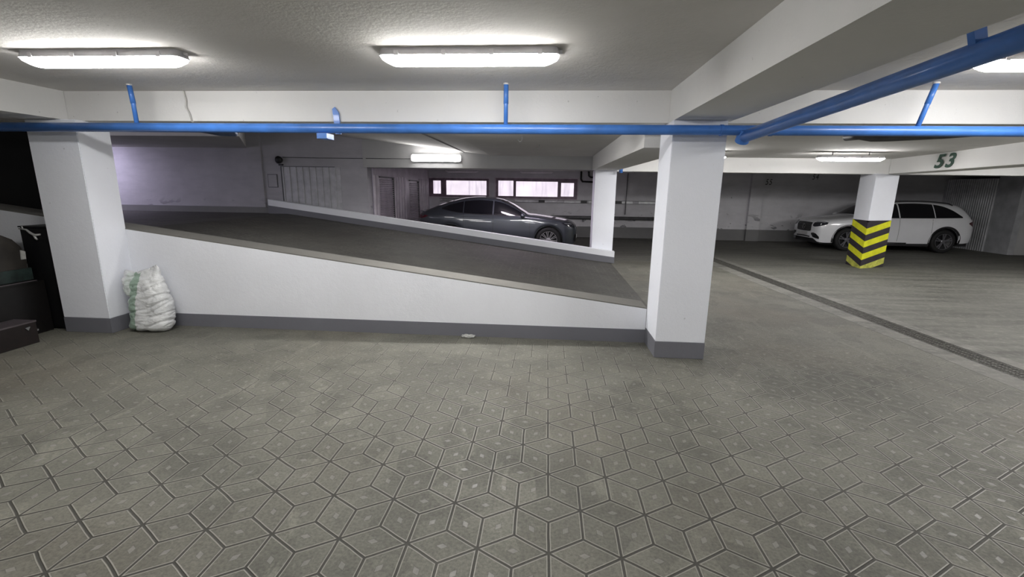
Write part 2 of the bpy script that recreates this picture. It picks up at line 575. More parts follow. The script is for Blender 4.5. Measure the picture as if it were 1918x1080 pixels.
# beam over the striped pillar, running forward to the cross beam
bxy = [(8.12, 11.89), (7.78, 9.85), (7.30, 7.9), (6.72, 5.61), (7.25, 5.61), (7.83, 7.9), (8.3, 9.85), (8.65, 11.89)]
prism(bm, bxy, 2.285, 2.70, 'z')
struct('ceiling_beam_right', bm, M['beam'], bevel=0.008)

# right hand store boxes: corrugated end, smooth panel, front wall
t = thing('store_partition', (14.4, 16.7, 0), 'grey corrugated metal store wall behind the tail of the white car', 'partition')
bm = bmesh.new()
y = -0.55
while y < 1.38:
    prism(bm, [(0.0, y), (-0.014, y + 0.02), (-0.014, y + 0.04), (0, y + 0.055), (0, y + 0.082), (0.03, y + 0.082), (0.03, y)], 0.0, 2.35, 'z')
    y += 0.083
mesh_obj('corrugated_sheet', bm, M['sidingr'], t)
sbox('wall_store_side', M['sidingr'], 14.42, 14.6, 15.35, 16.14, 0, 2.5)
sbox('wall_store_front', M['wallplain'], 14.6, XR, 15.35, 15.5, 0, 2.5)


# ------------------------------------------------------------------ pillars
def pillar(loc, poly, ztop, label, band=0.185, mat=None):
    t = thing('concrete_pillar', loc, label, 'pillar')
    bm = bmesh.new()
    prism(bm, poly, band, ztop, 'z')
    mesh_obj('shaft', bm, mat or M['pillar'], t, bevel=0.006)
    if band > 0.001:
        bm = bmesh.new()
        cx = sum(p[0] for p in poly) / len(poly)
        cy = sum(p[1] for p in poly) / len(poly)
        prism(bm, [(cx + (x - cx) * 1.012, cy + (y - cy) * 1.012) for x, y in poly], 0.0, band, 'z')
        tag(mesh_obj('painted_base', bm, M['band'], t, bevel=0.004), 'grey painted base')
    return t


def rect(a, b, c, d):
    return [(a, c), (b, c), (b, d), (a, d)]


pillar((1.5, 5.15, 0), rect(-0.265, 0.263, -0.255, 0.26), ZBM, 'large white pillar with a grey base at the low end of the ramp wall, nearest the middle')
pillar((-5.59, 5.2, 0), rect(-0.305, 0.305, -0.2, 0.21), ZBM, 'white pillar with a grey base beside the white sack, at the left')
pillar((1.44, 12.05, 0), rect(-0.265, 0.265, -0.25, 0.25), 2.30, 'slim white pillar standing on the ramp kerb behind the grey car nose', band=0.0)

# striped pillar
sp = thing('striped_pillar', (8.1, 12.15, 0), 'pillar painted with yellow and black chevron stripes in front of the white car', 'pillar')
F, RR_, BK, LL = (-0.33, -0.38), (0.45, -0.02), (0.28, 0.4), (-0.22, 0.36)
poly = [F, RR_, BK, LL]
SH = 1.17
bm = bmesh.new()
prism(bm, poly, SH, 2.28, 'z')
mesh_obj('shaft', bm, M['pillar'], sp, bevel=0.006)
bm = bmesh.new()
mats = [M['black'], M['yellow'], M['yellowold']]
# each face carries slanted bands: the bands dip at the front corner
ends = [(F, RR_), (RR_, BK), (BK, LL), (LL, F)]
drop = {F: -0.19, RR_: 0.0, BK: -0.19, LL: 0.0}
h_ = 0.154
edges = [SH + 0.0 - h_ * k for k in range(-1, 9)]


def clip_band(z0a, z1a, z0b, z1b):
    """quad on a face, clipped to 0..SH, as (s, z) outline"""
    pl = [(0, z0a), (1, z0b), (1, z1b), (0, z1a)]
    for lim, sign in ((0.0, 1), (SH, -1)):
        out = []
        for i in range(len(pl)):
            p, q = pl[i], pl[(i + 1) % len(pl)]
            pi, qi = sign * (p[1] - lim) >= -1e-9, sign * (q[1] - lim) >= -1e-9
            if pi:
                out.append(p)
            if pi != qi:
                tt = (lim - p[1]) / (q[1] - p[1])
                out.append((p[0] + (q[0] - p[0]) * tt, lim))
        pl = out
        if not pl:
            return []
    return pl


for A, B in ends:
    for k in range(-1, 9):
        zt = SH + 0.0 - h_ * k
        pl = clip_band(zt - h_ + drop[A], zt + drop[A], zt - h_ + drop[B], zt + drop[B])
        if len(pl) < 3:
            continue
        pts = []
        for s, z in pl:
            pts.append((A[0] + (B[0] - A[0]) * s, A[1] + (B[1] - A[1]) * s, z))
        try:
            f = bm.faces.new([bm.verts.new(p) for p in pts])
        except ValueError:
            continue
        isyel = (k % 2 == 0)
        low = sum(p[2] for p in pts) / len(pts) < 0.16
        f.material_index = (2 if low else 1) if isyel else 0
o = mesh_obj('striped_base', bm, mats, sp)
o.scale = (1.004, 1.004, 1)


# ------------------------------------------------------------------ ramp walls
def wtop(x):
    return 0.428 + 0.1257 * (1.19 - x)


t = thing('ramp_wall', (1.2, 5.4, 0), 'long low white wall with a sloping top in front of the ramp', 'wall')
bm = bmesh.new()
prism(bm, [(0.03, 0.16), (-10.7, 0.16), (-10.7, wtop(-9.5)), (0.03, wtop(1.23))], 0, 0.345)
mesh_obj('wall_body', bm, M['lowwall'], t)
bm = bmesh.new()
box(bm, -10.7, 0.03, -0.006, 0.2, 0, 0.165)
tag(mesh_obj('painted_base', bm, M['band'], t), 'grey painted base')
bm = bmesh.new()
prism(bm, [(0.03, wtop(1.23)), (-10.7, wtop(-9.5)), (-10.7, wtop(-9.5) + 0.012), (0.03, wtop(1.23) + 0.012)], 0.0, 0.36)
tag(mesh_obj('top_screed', bm, M['top'], t), 'dusty screed along the sloping top')


def ctop(x):
    return 0.30 + 0.1285 * (1.72 - x)


t = thing('ramp_kerb', (1.74, 11.62, 0), 'sloping white kerb with a grey lower band along the far side of the ramp', 'kerb')
bm = bmesh.new()
A = [(0.0, ctop(1.74)), (-9.0, ctop(-7.26)), (-9.0, ctop(-7.26) - 0.155), (0.0, ctop(1.74) - 0.145)]
prism(bm, A, 0, 0.17)
mesh_obj('kerb_body', bm, M['lowwall'], t)
bm = bmesh.new()
prism(bm, [(0.002, ctop(1.74) - 0.145), (-9.0, ctop(-7.26) - 0.155), (-9.0, 0.95), (0.002, 0.0)], -0.004, 0.17)
tag(mesh_obj('painted_base', bm, M['band'], t), 'grey painted lower band')


# ------------------------------------------------------------------ lamps
def make_lamp(name, length, mat):
    t = bpy.data.objects.new(name, None)
    COL.objects.link(t)
    L, w_, h1, h2 = length / 2, 0.074, 0.05, 0.055
    bm = bmesh.new()

    def ring(lx, wy, z, r):
        out = []
        for cx, cy, a0 in ((lx - r, wy - r, 0), (-lx + r, wy - r, 90), (-lx + r, -wy + r, 180), (lx - r, -wy + r, 270)):
            for k in range(5):
                a = R(a0 + k * 22.5)
                out.append((cx + r * math.cos(a), cy + r * math.sin(a), z))
        return out

    def skin(levels, cap0, cap1):
        vs = [[bm.verts.new(p) for p in ring(*l)] for l in levels]
        for A_, B_ in zip(vs, vs[1:]):
            k = len(A_)
            for i in range(k):
                bm.faces.new((A_[i], A_[(i + 1) % k], B_[(i + 1) % k], B_[i]))
        if cap0:
            bm.faces.new(vs[0][::-1])
        if cap1:
            bm.faces.new(vs[-1])
        bmesh.ops.recalc_face_normals(bm, faces=bm.faces)
    skin([(L, w_, 0, 0.04), (L + 0.008, w_ + 0.008, -h1 + 0.008, 0.045), (L + 0.012, w_ + 0.012, -h1 + 0.006, 0.048),
          (L + 0.012, w_ + 0.012, -h1, 0.048)], True, True)
    mesh_obj('tray', bm, M['lampbody'], t, smooth=False)
    bm = bmesh.new()
    skin([(L + 0.006, w_ + 0.006, -h1 - 0.001, 0.045), (L - 0.005, w_, -h1 - 0.02, 0.045), (L - 0.05, w_ - 0.012, -h1 - h2 * 0.8, 0.045),
          (L - 0.075, w_ - 0.03, -h1 - h2, 0.04)], False, True)
    mesh_obj('cover', bm, mat, t, smooth=False)
    for k in range(4):
        x = -L + 0.13 + k * (2 * L - 0.26) / 3
        for s in (-1, 1):
            bm = bmesh.new()
            box(bm, x - 0.016, x + 0.016, s * (w_ + 0.018) - 0.004, s * (w_ + 0.018) + 0.004, -h1 - 0.008, -h1 + 0.03)
            mesh_obj('clip', bm, M['lampbody'], t)
    bm = bmesh.new()
    for x, hw in ((L + 0.02, 0.012),):
        box(bm, x - 0.01, x + 0.012, -hw, hw, -0.03, -0.01)
    mesh_obj('cable_gland', bm, M['lampbody'], t)
    return t


lamp0 = make_lamp('ceiling_lamp', 1.32, M['lamp'])
lamps = [
    ((-3.52, 3.66, ZF), 'lit tube lamp at the upper left, on the ceiling above the left pillar', 1, None),
    ((-0.61, 3.67, ZF), 'lit tube lamp in the middle of the front ceiling', 1, None),
    ((3.80, 3.90, ZF), 'lit tube lamp at the upper right, partly behind the rising blue pipe', 1, None),
    ((-3.6, -0.9, ZF), 'lit tube lamp on the ceiling behind the viewer, left', 1, None),
    ((-0.6, -0.9, ZF), 'lit tube lamp on the ceiling behind the viewer, centre', 1, None),
    ((4.3, -0.9, ZF), 'lit tube lamp on the ceiling behind the viewer, right', 1, None),
]
for i, (loc, lab, sc, _) in enumerate(lamps):
    o = lamp0 if i == 0 else copy_tree(lamp0)
    o.location = loc
    tag(o, lab, 'ceiling lamp', 'long ceiling tube lamps')
lb = make_lamp('ceiling_lamp', 1.25, M['lampb'])
backs = [
    ((6.05, 10.0, ZB - 0.07), 0, 'lit tube lamp on the back ceiling left of the number 53'),
    ((2.98, 10.0, ZB - 0.07), 0, 'lit tube lamp peeking out from behind the large middle pillar'),
    ((11.2, 8.2, ZB), 0, 'added unseen lit tube lamp on the back ceiling beyond the right edge'),  # unseen lamp added for brightness in the right back bay
    ((-1.0, 6.2, ZB), 0, 'added unseen lit tube lamp hidden by the cross beam above the low end of the ramp'),  # unseen lamp added to brighten the lower ramp and slim pillar
    ((6.6, 6.2, ZB), 0, 'added unseen lit tube lamp hidden by the cross beam at the right'),  # added out of view to lighten the right bay
    ((10.3, 9.4, ZB), 0, 'added unseen lit tube lamp hidden behind the beam that carries the number 53'),  # added out of view to light the white car, store wall and floor
    ((6.8, 2.0, ZF), 0, 'added unseen lit tube lamp above the smooth concrete floor beyond the right edge'),  # unseen lamp added for brightness at the right front
]
for i, (loc, rz, lab) in enumerate(backs):
    o = lb if i == 0 else copy_tree(lb)
    o.location = loc
    tag(o, lab, 'ceiling lamp', 'long ceiling tube lamps')
    if loc[2] in (ZB - 0.07, 2.87):
        for sx in (-0.35, 0.35):
            bm = bmesh.new()
            tube(bm, [(sx, 0, 0), (sx, 0, 0.0695 if loc[2] < 2.7 else 0.042 - 0.115 * sx)], 0.012, 8)
            mesh_obj('spacer', bm, M['lampbody'], o)
o = make_lamp('ceiling_lamp', 1.25, M['lampw'])
o.location = (-2.82, 11.825, 2.54)
o.rotation_euler = (R(-90), 0, 0)
tag(o, 'lit tube lamp fixed on the beam above the grey car', 'wall lamp', 'long ceiling tube lamps')
o = make_lamp('ceiling_lamp', 1.25, emit('lamp_cover_added_bay', (0.93, 0.80, 0.95), 11.0))
o.location = (-0.75, 12.55, 2.498)
o.rotation_euler = (0, 0, 0)
tag(o, 'added unseen lit tube lamp hidden behind the beam in front of the windows', 'ceiling lamp', 'long ceiling tube lamps')  # unseen lamp added to brighten the window wall, siding and grey car
o = make_lamp('ceiling_lamp', 1.25, M['lampw'])
o.location = (-4.4, 8.0, 2.95 - 0.06)
tag(o, 'added unseen lit tube lamp hidden by the cross beam above the ramp', 'ceiling lamp', 'long ceiling tube lamps')  # unseen lamp added to brighten the ramp and the wall behind it
for sx in (-0.35, 0.35):
    bm = bmesh.new()
    tube(bm, [(sx, 0, 0), (sx, 0, 0.066 - 0.115 * sx)], 0.012, 8)
    mesh_obj('spacer', bm, M['lampbody'], o)
lv = make_lamp('ceiling_lamp', 1.25, M['lampv'])
lv.location = (-12.1, 10.9, 2.755)
tag(lv, 'cool lilac lit lamp hidden behind the left pillar above the ramp head', 'ceiling lamp', 'long ceiling tube lamps')
lo = make_lamp('ceiling_lamp', 1.25, M['lampoff'])
lo.location = (-3.28, 17.82, 2.50)
tag(lo, 'unlit tube lamp above the left window pair', 'ceiling lamp', 'long ceiling tube lamps')
o = copy_tree(lo)
o.location = (-0.42, 17.82, 2.50)
tag(o, 'unlit tube lamp above the right three-pane window', 'ceiling lamp', 'long ceiling tube lamps')


# ------------------------------------------------------------------ windows
def pane_mat():
    mt, nt, b = new_mat('frosted_daylight_pane')
    g = G(nt)
    p = g.pos()
    st = g.noise(g.scale(p, (9, 1, 0.7)), 1.2, 4, 0.6)
    bl = g.noise(p, 1.7, 4, 0.6)
    c = g.ramp(bl, [(0.3, (0.62, 0.55, 0.63)), (0.7, (0.84, 0.76, 0.85))])
    c = g.mix(g.ramp(st, [(0.5, 0.0), (0.64, 0.5)]), c, (0.38, 0.34, 0.42))
    nt.links.new(c, b.inputs['Emission Color'])
    b.inputs['Emission Strength'].default_value = 0.27
    b.inputs['Base Color'].default_value = (0.6, 0.57, 0.62, 1)
    b.inputs['Roughness'].default_value = 0.25
    return mt


M['pane'] = pane_mat()


def window(name, x0, x1, z0, z1, panes):
    bm = bmesh.new()
    y0, y1 = YB - 0.02, YB + 0.10
    t_ = 0.045
    box(bm, x0 - 0.03, x1 + 0.03, y0, y1, z1 - t_, z1 + 0.02)
    box(bm, x0 - 0.03, x1 + 0.03, y0, y1, z0 - 0.02, z0 + t_)
    xs = [x0] + [p[1] for p in panes[:-1]]
    cuts = [(x0 - 0.03, panes[0][0])] + [(a[1], b_[0]) for a, b_ in zip(panes, panes[1:])] + [(panes[-1][1], x1 + 0.03)]
    for a, b_ in cuts:
        box(bm, a, b_, y0 + 0.004, y1, z0 + t_, z1 - t_)
    for px0, px1, pz0, pz1 in panes:
        box(bm, px0 - 0.001, px1 + 0.001, y0 + 0.008, y1, z0 + t_, pz0)
        box(bm, px0 - 0.001, px1 + 0.001, y0 + 0.008, y1, pz1, z1 - t_)
    f = struct(name, bm, M['frame'])
    for px0, px1, pz0, pz1 in panes:
        bm = bmesh.new()
        box(bm, px0 - 0.004, px1 + 0.004, YB + 0.05, YB + 0.06, pz0 - 0.004, pz1 + 0.004)
        mesh_obj('pane', bm, M['pane'], f)
    bm = bmesh.new()
    box(bm, x0 - 0.08, x1 + 0.08, YB - 0.03, YB - 0.001, z1 + 0.022, z1 + 0.05)
    box(bm, x0 - 0.08, x1 + 0.08, YB - 0.05, YB - 0.001, z0 - 0.06, z0 - 0.022)
    box(bm, x1 + 0.035, x1 + 0.075, YB - 0.03, YB - 0.001, z0 - 0.022, z1 + 0.022)
    box(bm, x0 - 0.075, x0 - 0.035, YB - 0.03, YB - 0.001, z0 - 0.022, z1 + 0.022)
    mesh_obj('surround', bm, M['reveal'], f)


window('window_1', W1[0], W1[1], W1[2], W1[3], [(-4.47, -4.16, 1.59, 2.09), (-3.95, -2.36, 1.55, 2.10)])
window('window_2', W2[0], W2[1], W2[2], W2[3], [(-1.90, -1.31, 1.54, 2.12), (-1.21, 0.40, 1.53, 2.10), (0.53, 1.02, 1.55, 2.06)])


# ------------------------------------------------------------------ pipes
def pipe_thing(name, pts, r, mat, label, cat='pipe', seg=20):
    bm = bmesh.new()
    tube(bm, pts, r, seg)
    o = mesh_obj(name, bm, mat, smooth=True)
    return tag(o, label, cat)


PY, PZ, PR = 4.77, 2.383, 0.047
mp = thing('water_pipe', (0, PY, PZ), 'blue pipe crossing the whole view below the cross beam, branching at the right', 'pipe')
bm = bmesh.new()
tube(bm, [(-9.4, 0, 0.0), (1.98, 0, 0), (16.5, 0, -0.0)], PR, 24)
mesh_obj('pipe_run', bm, M['blue'], mp, smooth=True)
for x in (1.66, 2.12):
    bm = bmesh.new()
    tube(bm, [(x - 0.012, 0, 0), (x + 0.012, 0, 0)], PR + 0.006, 24)
    mesh_obj('joint_collar', bm, M['blue'], mp, smooth=False)
# branch climbing toward the viewer
bm = bmesh.new()
d = Vector((0.13, 2.25 - PY, 2.463 - 2.335))
tube(bm, [Vector((0, 0.06, -0.012)), d * 1.0, d * 2.6], 0.056, 24)
_b = [tag(mesh_obj('branch_pipe', bm, M['blue'], mp, smooth=True), 'dark blue branch running forward beside the large beam')]
bm = bmesh.new()
tube(bm, [(-0.0, 0.05, -0.05), (0.0, -0.03, 0.06)], 0.064, 20)
_b.append(mesh_obj('tee_joint', bm, M['blue'], mp, smooth=False))
bm = bmesh.new()
q = d * ((PY - 2.48) / (PY - 2.25))
prism(bm, [(q.x - 0.03, q.z), (q.x + 0.025, q.z), (q.x - 0.04, q.z + 0.22), (q.x - 0.10, q.z + 0.22)], q.y - 0.02, q.y + 0.02)
_b.append(mesh_obj('hanger_plate', bm, M['blue'], mp))
for o in _b:
    o.location = (1.88, 0, 2.335 - PZ)


def hanger(x, xt, label, bend=0.0):
    t = thing('pipe_hanger', (x, PY, PZ + PR), label, 'pipe hanger', 'blue pipe hangers under the front ceiling')
    H = ZF - PZ - PR
    bm = bmesh.new()
    tube(bm, [(0, 0, -0.002), (bend * 0.4 + (xt - x) * 0.55, 0, H * 0.55), (xt - x, 0, H - 0.012)], 0.021, 14)
    mesh_obj('rod', bm, M['blue'], t, smooth=True)
    bm = bmesh.new()
    tube(bm, [((xt - x) * 0.5 + bend * 0.4, 0, H * 0.5), (xt - x, 0, H - 0.012)], 0.024, 14)
    mesh_obj('sleeve', bm, M['blue'], t, smooth=True)
    bm = bmesh.new()
    tube(bm, [(xt - x, 0, H - 0.014), (xt - x, 0, H)], 0.028, 14)
    mesh_obj('ceiling_flange', bm, M['cableg'], t)


hanger(-4.34, -4.36, 'blue pipe hanger at the left, between the left pillar and the white cable', 0.012)
hanger(-0.43, -0.43, 'blue pipe hanger in the middle, under the central lamp')
hanger(3.44, 3.53, 'blue pipe hanger at the right, leaning slightly')
# bracket on the beam face
t = thing('pipe_bracket', (-2.30, PY, PZ), 'blue angled steel bracket on the cross beam carrying the pipe', 'bracket')
bm = bmesh.new()
prism(bm, [(-0.03, -0.02), (0.03, -0.02), (0.02, 0.2), (-0.02, 0.26), (-0.05, 0.24)], 0.318, 0.335)
mesh_obj('arm_plate', bm, M['blue'], t)
bm = bmesh.new()
box(bm, -0.055, 0.05, -0.06, 0.10, -0.105, -0.052)
mesh_obj('cradle', bm, M['blue'], t, bevel=0.006)
bm = bmesh.new()
box(bm, -0.03, 0.02, 0.04, 0.32, 0.0, 0.035)
mesh_obj('strut', bm, M['blue'], t)
# white cable on the beam
pipe_thing('beam_cable', [(-4.03, 5.098, 2.81), (-4.01, 5.09, 2.70), (-4.02, 5.085, 2.64), (-3.99, 5.09, 2.57), (-3.98, 5.098, 2.49), (-3.97, 5.12, 2.485)], 0.008, M['cableg'],
           'thin white cable running down the cross beam beside the left blue hanger', 'cable', 8)

def hung_pipe(pts, r, mat, label, hx, hy, hz, hz1):
    t_ = thing('overhead_pipe', (hx, hy, hz), label, 'pipe')
    bm_ = bmesh.new()
    tube(bm_, [(p[0] - hx, p[1] - hy, p[2] - hz) for p in pts], r, 20)
    mesh_obj('pipe_run', bm_, mat, t_, smooth=True)
    bm_ = bmesh.new()
    tube(bm_, [(0, 0, 0), (0, 0, hz1 - hz)], 0.01, 8)
    mesh_obj('hanger_rod', bm_, M['pipegrey'], t_, smooth=True)


hung_pipe([(-6.6, 7.2, 2.78), (-5.1, 6.75, 2.60), (-4.75, 6.62, 2.55), (-4.52, 6.6, 2.545)], [0.05, 0.05, 0.055, 0.055], M['pipebluegrey'],
           'blue grey pipe end sticking out below the blue pipe at the left', -5.1, 6.75, 2.60, 3.035)
hung_pipe([(4.08, 6.9, 2.56), (4.10, 6.65, 2.55), (4.22, 6.6, 2.52), (4.40, 6.55, 2.52), (4.9, 6.35, 2.535), (5.3, 6.1, 2.555)], 0.05, M['pipegrey'],
           'dark bent pipe under the back ceiling behind the blue pipe at the right', 4.4, 6.55, 2.52, 2.618)
pipe_thing('drop_pipe', [(1.77, 11.6, 2.60), (1.77, 11.6, 2.34), (1.77, 11.6, 2.22)], 0.045, M['blue'],
           'short blue pipe stub at the top of the slim kerb pillar')
# wall services at the back
t = thing('cable_tray', (0, YB - 0.06, 1.36), 'long steel cable tray on the back wall under the windows', 'cable tray')
for z in (-0.05, 0.05):
    bm = bmesh.new()
    box(bm, -4.2, 6.2, -0.02, 0.058, z - 0.005, z + 0.005)
    mesh_obj('rail', bm, M['pipegrey'], t)
for k in range(11):
    x = -4.1 + k * 0.95
    bm = bmesh.new()
    box(bm, x, x + 0.72, 0.02, 0.05, -0.045, 0.045)
    mesh_obj('tray_panel', bm, M['steel'], t)
for x in (-0.32, 1.3, 2.62):
    bm = bmesh.new()
    box(bm, x, x + 0.24, 0.0, 0.05, -0.044, 0.044)
    mesh_obj('junction_box', bm, M['blackpl'], t)
t = thing('heating_pipe', (0, YB - 0.15, 0.77), 'thick dark grey pipe running low along the back wall', 'pipe')
bm = bmesh.new()
tube(bm, [(-4.2, 0, 0), (6.4, 0, 0)], 0.062, 18)
mesh_obj('pipe_run', bm, M['pipegrey'], t, smooth=True)
for x in (-2.5, -0.2, 1.42, 2.3, 4.4):
    bm = bmesh.new()
    box(bm, x - 0.015, x + 0.015, -0.02, 0.145, -0.17, -0.05)
    mesh_obj('wall_hook', bm, M['pipegrey'], t)
pipe_thing('conduit', [(3.02, YB - 0.1, 2.45), (3.0, YB - 0.1, 0.90)], 0.016, M['pipegrey'],
           'thin vertical conduit on the back wall just left of the large middle pillar', 'conduit', 8)
pipe_thing('black_pipe', [(1.27, YB - 0.1, 2.5), (1.27, YB - 0.1, 2.20), (1.33, YB - 0.1, 2.12), (1.9, YB - 0.1, 2.10)], 0.035, M['blackpl'],
           'black bent pipe at the upper right corner of the three-pane window', 'pipe', 12)
pipe_thing('black_pipe', [(1.55, YB - 0.1, 2.5), (1.56, YB - 0.1, 2.34), (1.63, YB - 0.1, 2.28), (1.95, YB - 0.1, 2.27)], 0.035, M['blackpl'],
           'shorter black bent pipe beside the slim kerb pillar top', 'pipe', 12)
# ceiling hooks
for x, y, lab in ((-0.42, 7.5, 'small wire hook in the back ceiling, nearer one'), (-0.17, 8.9, 'small wire hook in the back ceiling, farther one')):
    pipe_thing('ceiling_hook', [(x, y, ZB + 0.002), (x, y, ZB - 0.07), (x - 0.02, y, ZB - 0.09), (x - 0.05, y, ZB - 0.08), (x - 0.055, y, ZB - 0.06)], 0.006, M['steel'], lab, 'hook', 6)
# horn on the ramp wall, its cable and a service hatch
t = thing('alarm_horn', (-6.95, 11.88, 2.46), 'round black alarm horn on the wall above the ribbed door', 'alarm')
bm = bmesh.new()
lathe(bm, [(0.0, -0.16), (0.08, -0.155), (0.095, -0.13), (0.08, -0.05), (0.055, -0.02), (0.05, 0.0), (0, 0)], 24)
mesh_obj('horn_body', bm, M['blackpl'], t, smooth=True)
bm = bmesh.new()
box(bm, -0.05, 0.05, -0.06, 0, -0.14, -0.10)
mesh_obj('mount', bm, M['blackpl'], t)
pipe_thing('wall_cable', [(-6.9, 11.87, 2.53), (-6.0, 11.872, 2.52), (-4.8, 11.872, 2.52), (-4.6, 11.822, 2.52), (-3.5, 11.822, 2.52)], 0.009, M['pipegrey'],
           'thin dark cable along the wall from the horn to the beam lamp', 'cable', 6)
t = thing('service_hatch', (-7.22, 11.88, 1.93), 'small square hatch in the wall left of the ribbed door', 'hatch')
bm = bmesh.new()
box(bm, -0.13, 0.13, -0.02, 0, -0.17, 0.17)
mesh_obj('hatch_frame', bm, M['pipegrey'], t)
bm = bmesh.new()
box(bm, -0.115, 0.115, -0.026, -0.004, -0.155, 0.155)
mesh_obj('hatch_door', bm, M['wall_ramp'], t)


# ribbed door on the ramp wall
def ribbed(bm, a0, a1, step, z0, z1, depth=0.02):
    a = a0
    while a < a1 - 1e-6:
        prism(bm, [(a, 0.0), (a, -depth * 0.3), (a + step * 0.12, -depth * 0.3), (a + step * 0.16, -depth), (a + step * 0.3, -depth),
                   (a + step * 0.34, -depth * 0.3), (a + step, -depth * 0.3), (a + step, 0)], z0, z1, 'z')
        a += step


t = thing('ribbed_door', (-6.97, 11.88, 1.15), 'grey ribbed metal door in the wall above the ramp kerb', 'door')
bm = bmesh.new()
ribbed(bm, 0.015, 1.43, 0.176, 0.0, 1.14, 0.045)
mesh_obj('door_sheet', bm, plain('ribbed_door_paint', (0.48, 0.48, 0.5), 0.5, 0.2, 0.08), t)
bm = bmesh.new()
box(bm, 0.0, 0.015, -0.03, 0, 0, 1.15)
box(bm, 0.0, 1.45, -0.035, 0, 1.14, 1.155)
mesh_obj('door_frame', bm, M['pipegrey'], t)

# siding along the window bay
t = thing('siding_wall', (-4.62, 12.3, 0), 'shiny corrugated metal wall with two louvred gates beside the rear of the grey car', 'partition')
bm = bmesh.new()
box(bm, -0.05, 0, -0.08, 5.78, 0, 2.5)
mesh_obj('back_panel', bm, M['siding'], t)


def ribs_y(bm, y0, y1, step):
    y = y0
    while y + step <= y1 + 0.01:
        prism(bm, [(0.0, y + step * 0.2), (0.045, y + step * 0.32), (0.045, y + step * 0.5), (0, y + step * 0.62)], 0.0, 2.12, 'z')
        y += step


bm = bmesh.new()
ribs_y(bm, -0.2, 0.3, 0.24)
ribs_y(bm, 1.45, 3.05, 0.27)
ribs_y(bm, 4.2, 5.7, 0.27)
mesh_obj('ribs', bm, M['siding'], t)
for y0, y1, zt in ((0.33, 1.40, 2.06), (3.13, 4.12, 2.02)):
    bm = bmesh.new()
    z = 0.3
    while z < zt - 0.05:
        prism(bm, [(0.004, z), (0.035, z + 0.012), (0.035, z + 0.022), (0.004, z + 0.045)], y0, y1, 'y')
        z += 0.062
    lv_ = mesh_obj('louvred_gate', bm, M['siding'], t)
    bm = bmesh.new()
    box(bm, 0.0, 0.05, y0 - 0.05, y1 + 0.05, zt, zt + 0.035)
    box(bm, 0.0, 0.045, y1, y1 + 0.04, 0.2, zt)
    mesh_obj('gate_frame', bm, M['pipegrey'], lv_)


# ------------------------------------------------------------------ painted numbers
def number(text, size, mat, loc, rot, label, shear=0.25, stretch=1.0, off=0.01):
    cu = bpy.data.curves.new('number', 'FONT')
    cu.body = text
    cu.size = size
    cu.shear = shear
    cu.extrude = 0.002
    cu.offset = off
    cu.space_character = 1.25
    tmp = bpy.data.objects.new('number_tmp', cu)
    COL.objects.link(tmp)
    dg = bpy.context.evaluated_depsgraph_get()
    me = bpy.data.meshes.new_from_object(tmp.evaluated_get(dg))
    bpy.data.objects.remove(tmp)
    me.materials.clear()
    me.materials.append(mat)
    o = bpy.data.objects.new('painted_number', me)
    COL.objects.link(o)
    o.location = loc
    o.rotation_euler = rot
    o.scale = (stretch, 1, 1)
    tag(o, label, 'number')
    return o


# the left face of the right beam between (7.78,9.85) and (7.30,7.9)
fa, fb = Vector((7.78, 9.85, 0)), Vector((7.30, 7.9, 0))
dirv = (fb - fa).normalized()
pos = fa + dirv * 0.10 + Vector((-dirv.y, dirv.x, 0)) * -0.004
number('53', 0.36, M['green'], (7.838 - 0.02, 10.22, 2.34), (R(90), 0, math.atan2(-(11.89 - 9.85), -(8.12 - 7.78))),
       'dark green painted number 53 on the beam above the white car', 0.25, 1.45)
number('55', 0.30, M['num_dark'], (8.08, YB - 0.006, 2.09), (R(90), 0, 0), 'faint dark number 55 on the back wall left of the white car', 0.2, 0.7, 0.0)
number('54', 0.28, M['num_dark'], (9.72, YB - 0.006, 2.30), (R(90), 0, 0), 'faint dark number 54 high on the back wall under the beam', 0.2, 0.7, 0.0)


# ------------------------------------------------------------------ cars
def lerp_tab(tab, x):
    """smooth interpolation through a table sorted by descending x"""
    if x >= tab[0][0]:
        return tab[0][1]
    if x <= tab[-1][0]:
        return tab[-1][1]
    for i in range(len(tab) - 1):
        if tab[i + 1][0] <= x <= tab[i][0]:
            x0, y0 = tab[i + 1]
            x1, y1 = tab[i]

            def sl(j):
                if j <= 0 or j >= len(tab) - 1:
                    a, b_ = max(0, j - 1), min(len(tab) - 1, j + 1)
                else:
                    a, b_ = j - 1, j + 1
                return (tab[a][1] - tab[b_][1]) / (tab[a][0] - tab[b_][0])
            m0, m1 = sl(i + 1), sl(i)
            h = x1 - x0
            s = (x - x0) / h
            return ((2 * s ** 3 - 3 * s ** 2 + 1) * y0 + (s ** 3 - 2 * s ** 2 + s) * h * m0 + (-2 * s ** 3 + 3 * s ** 2) * y1 + (s ** 3 - s ** 2) * h * m1)


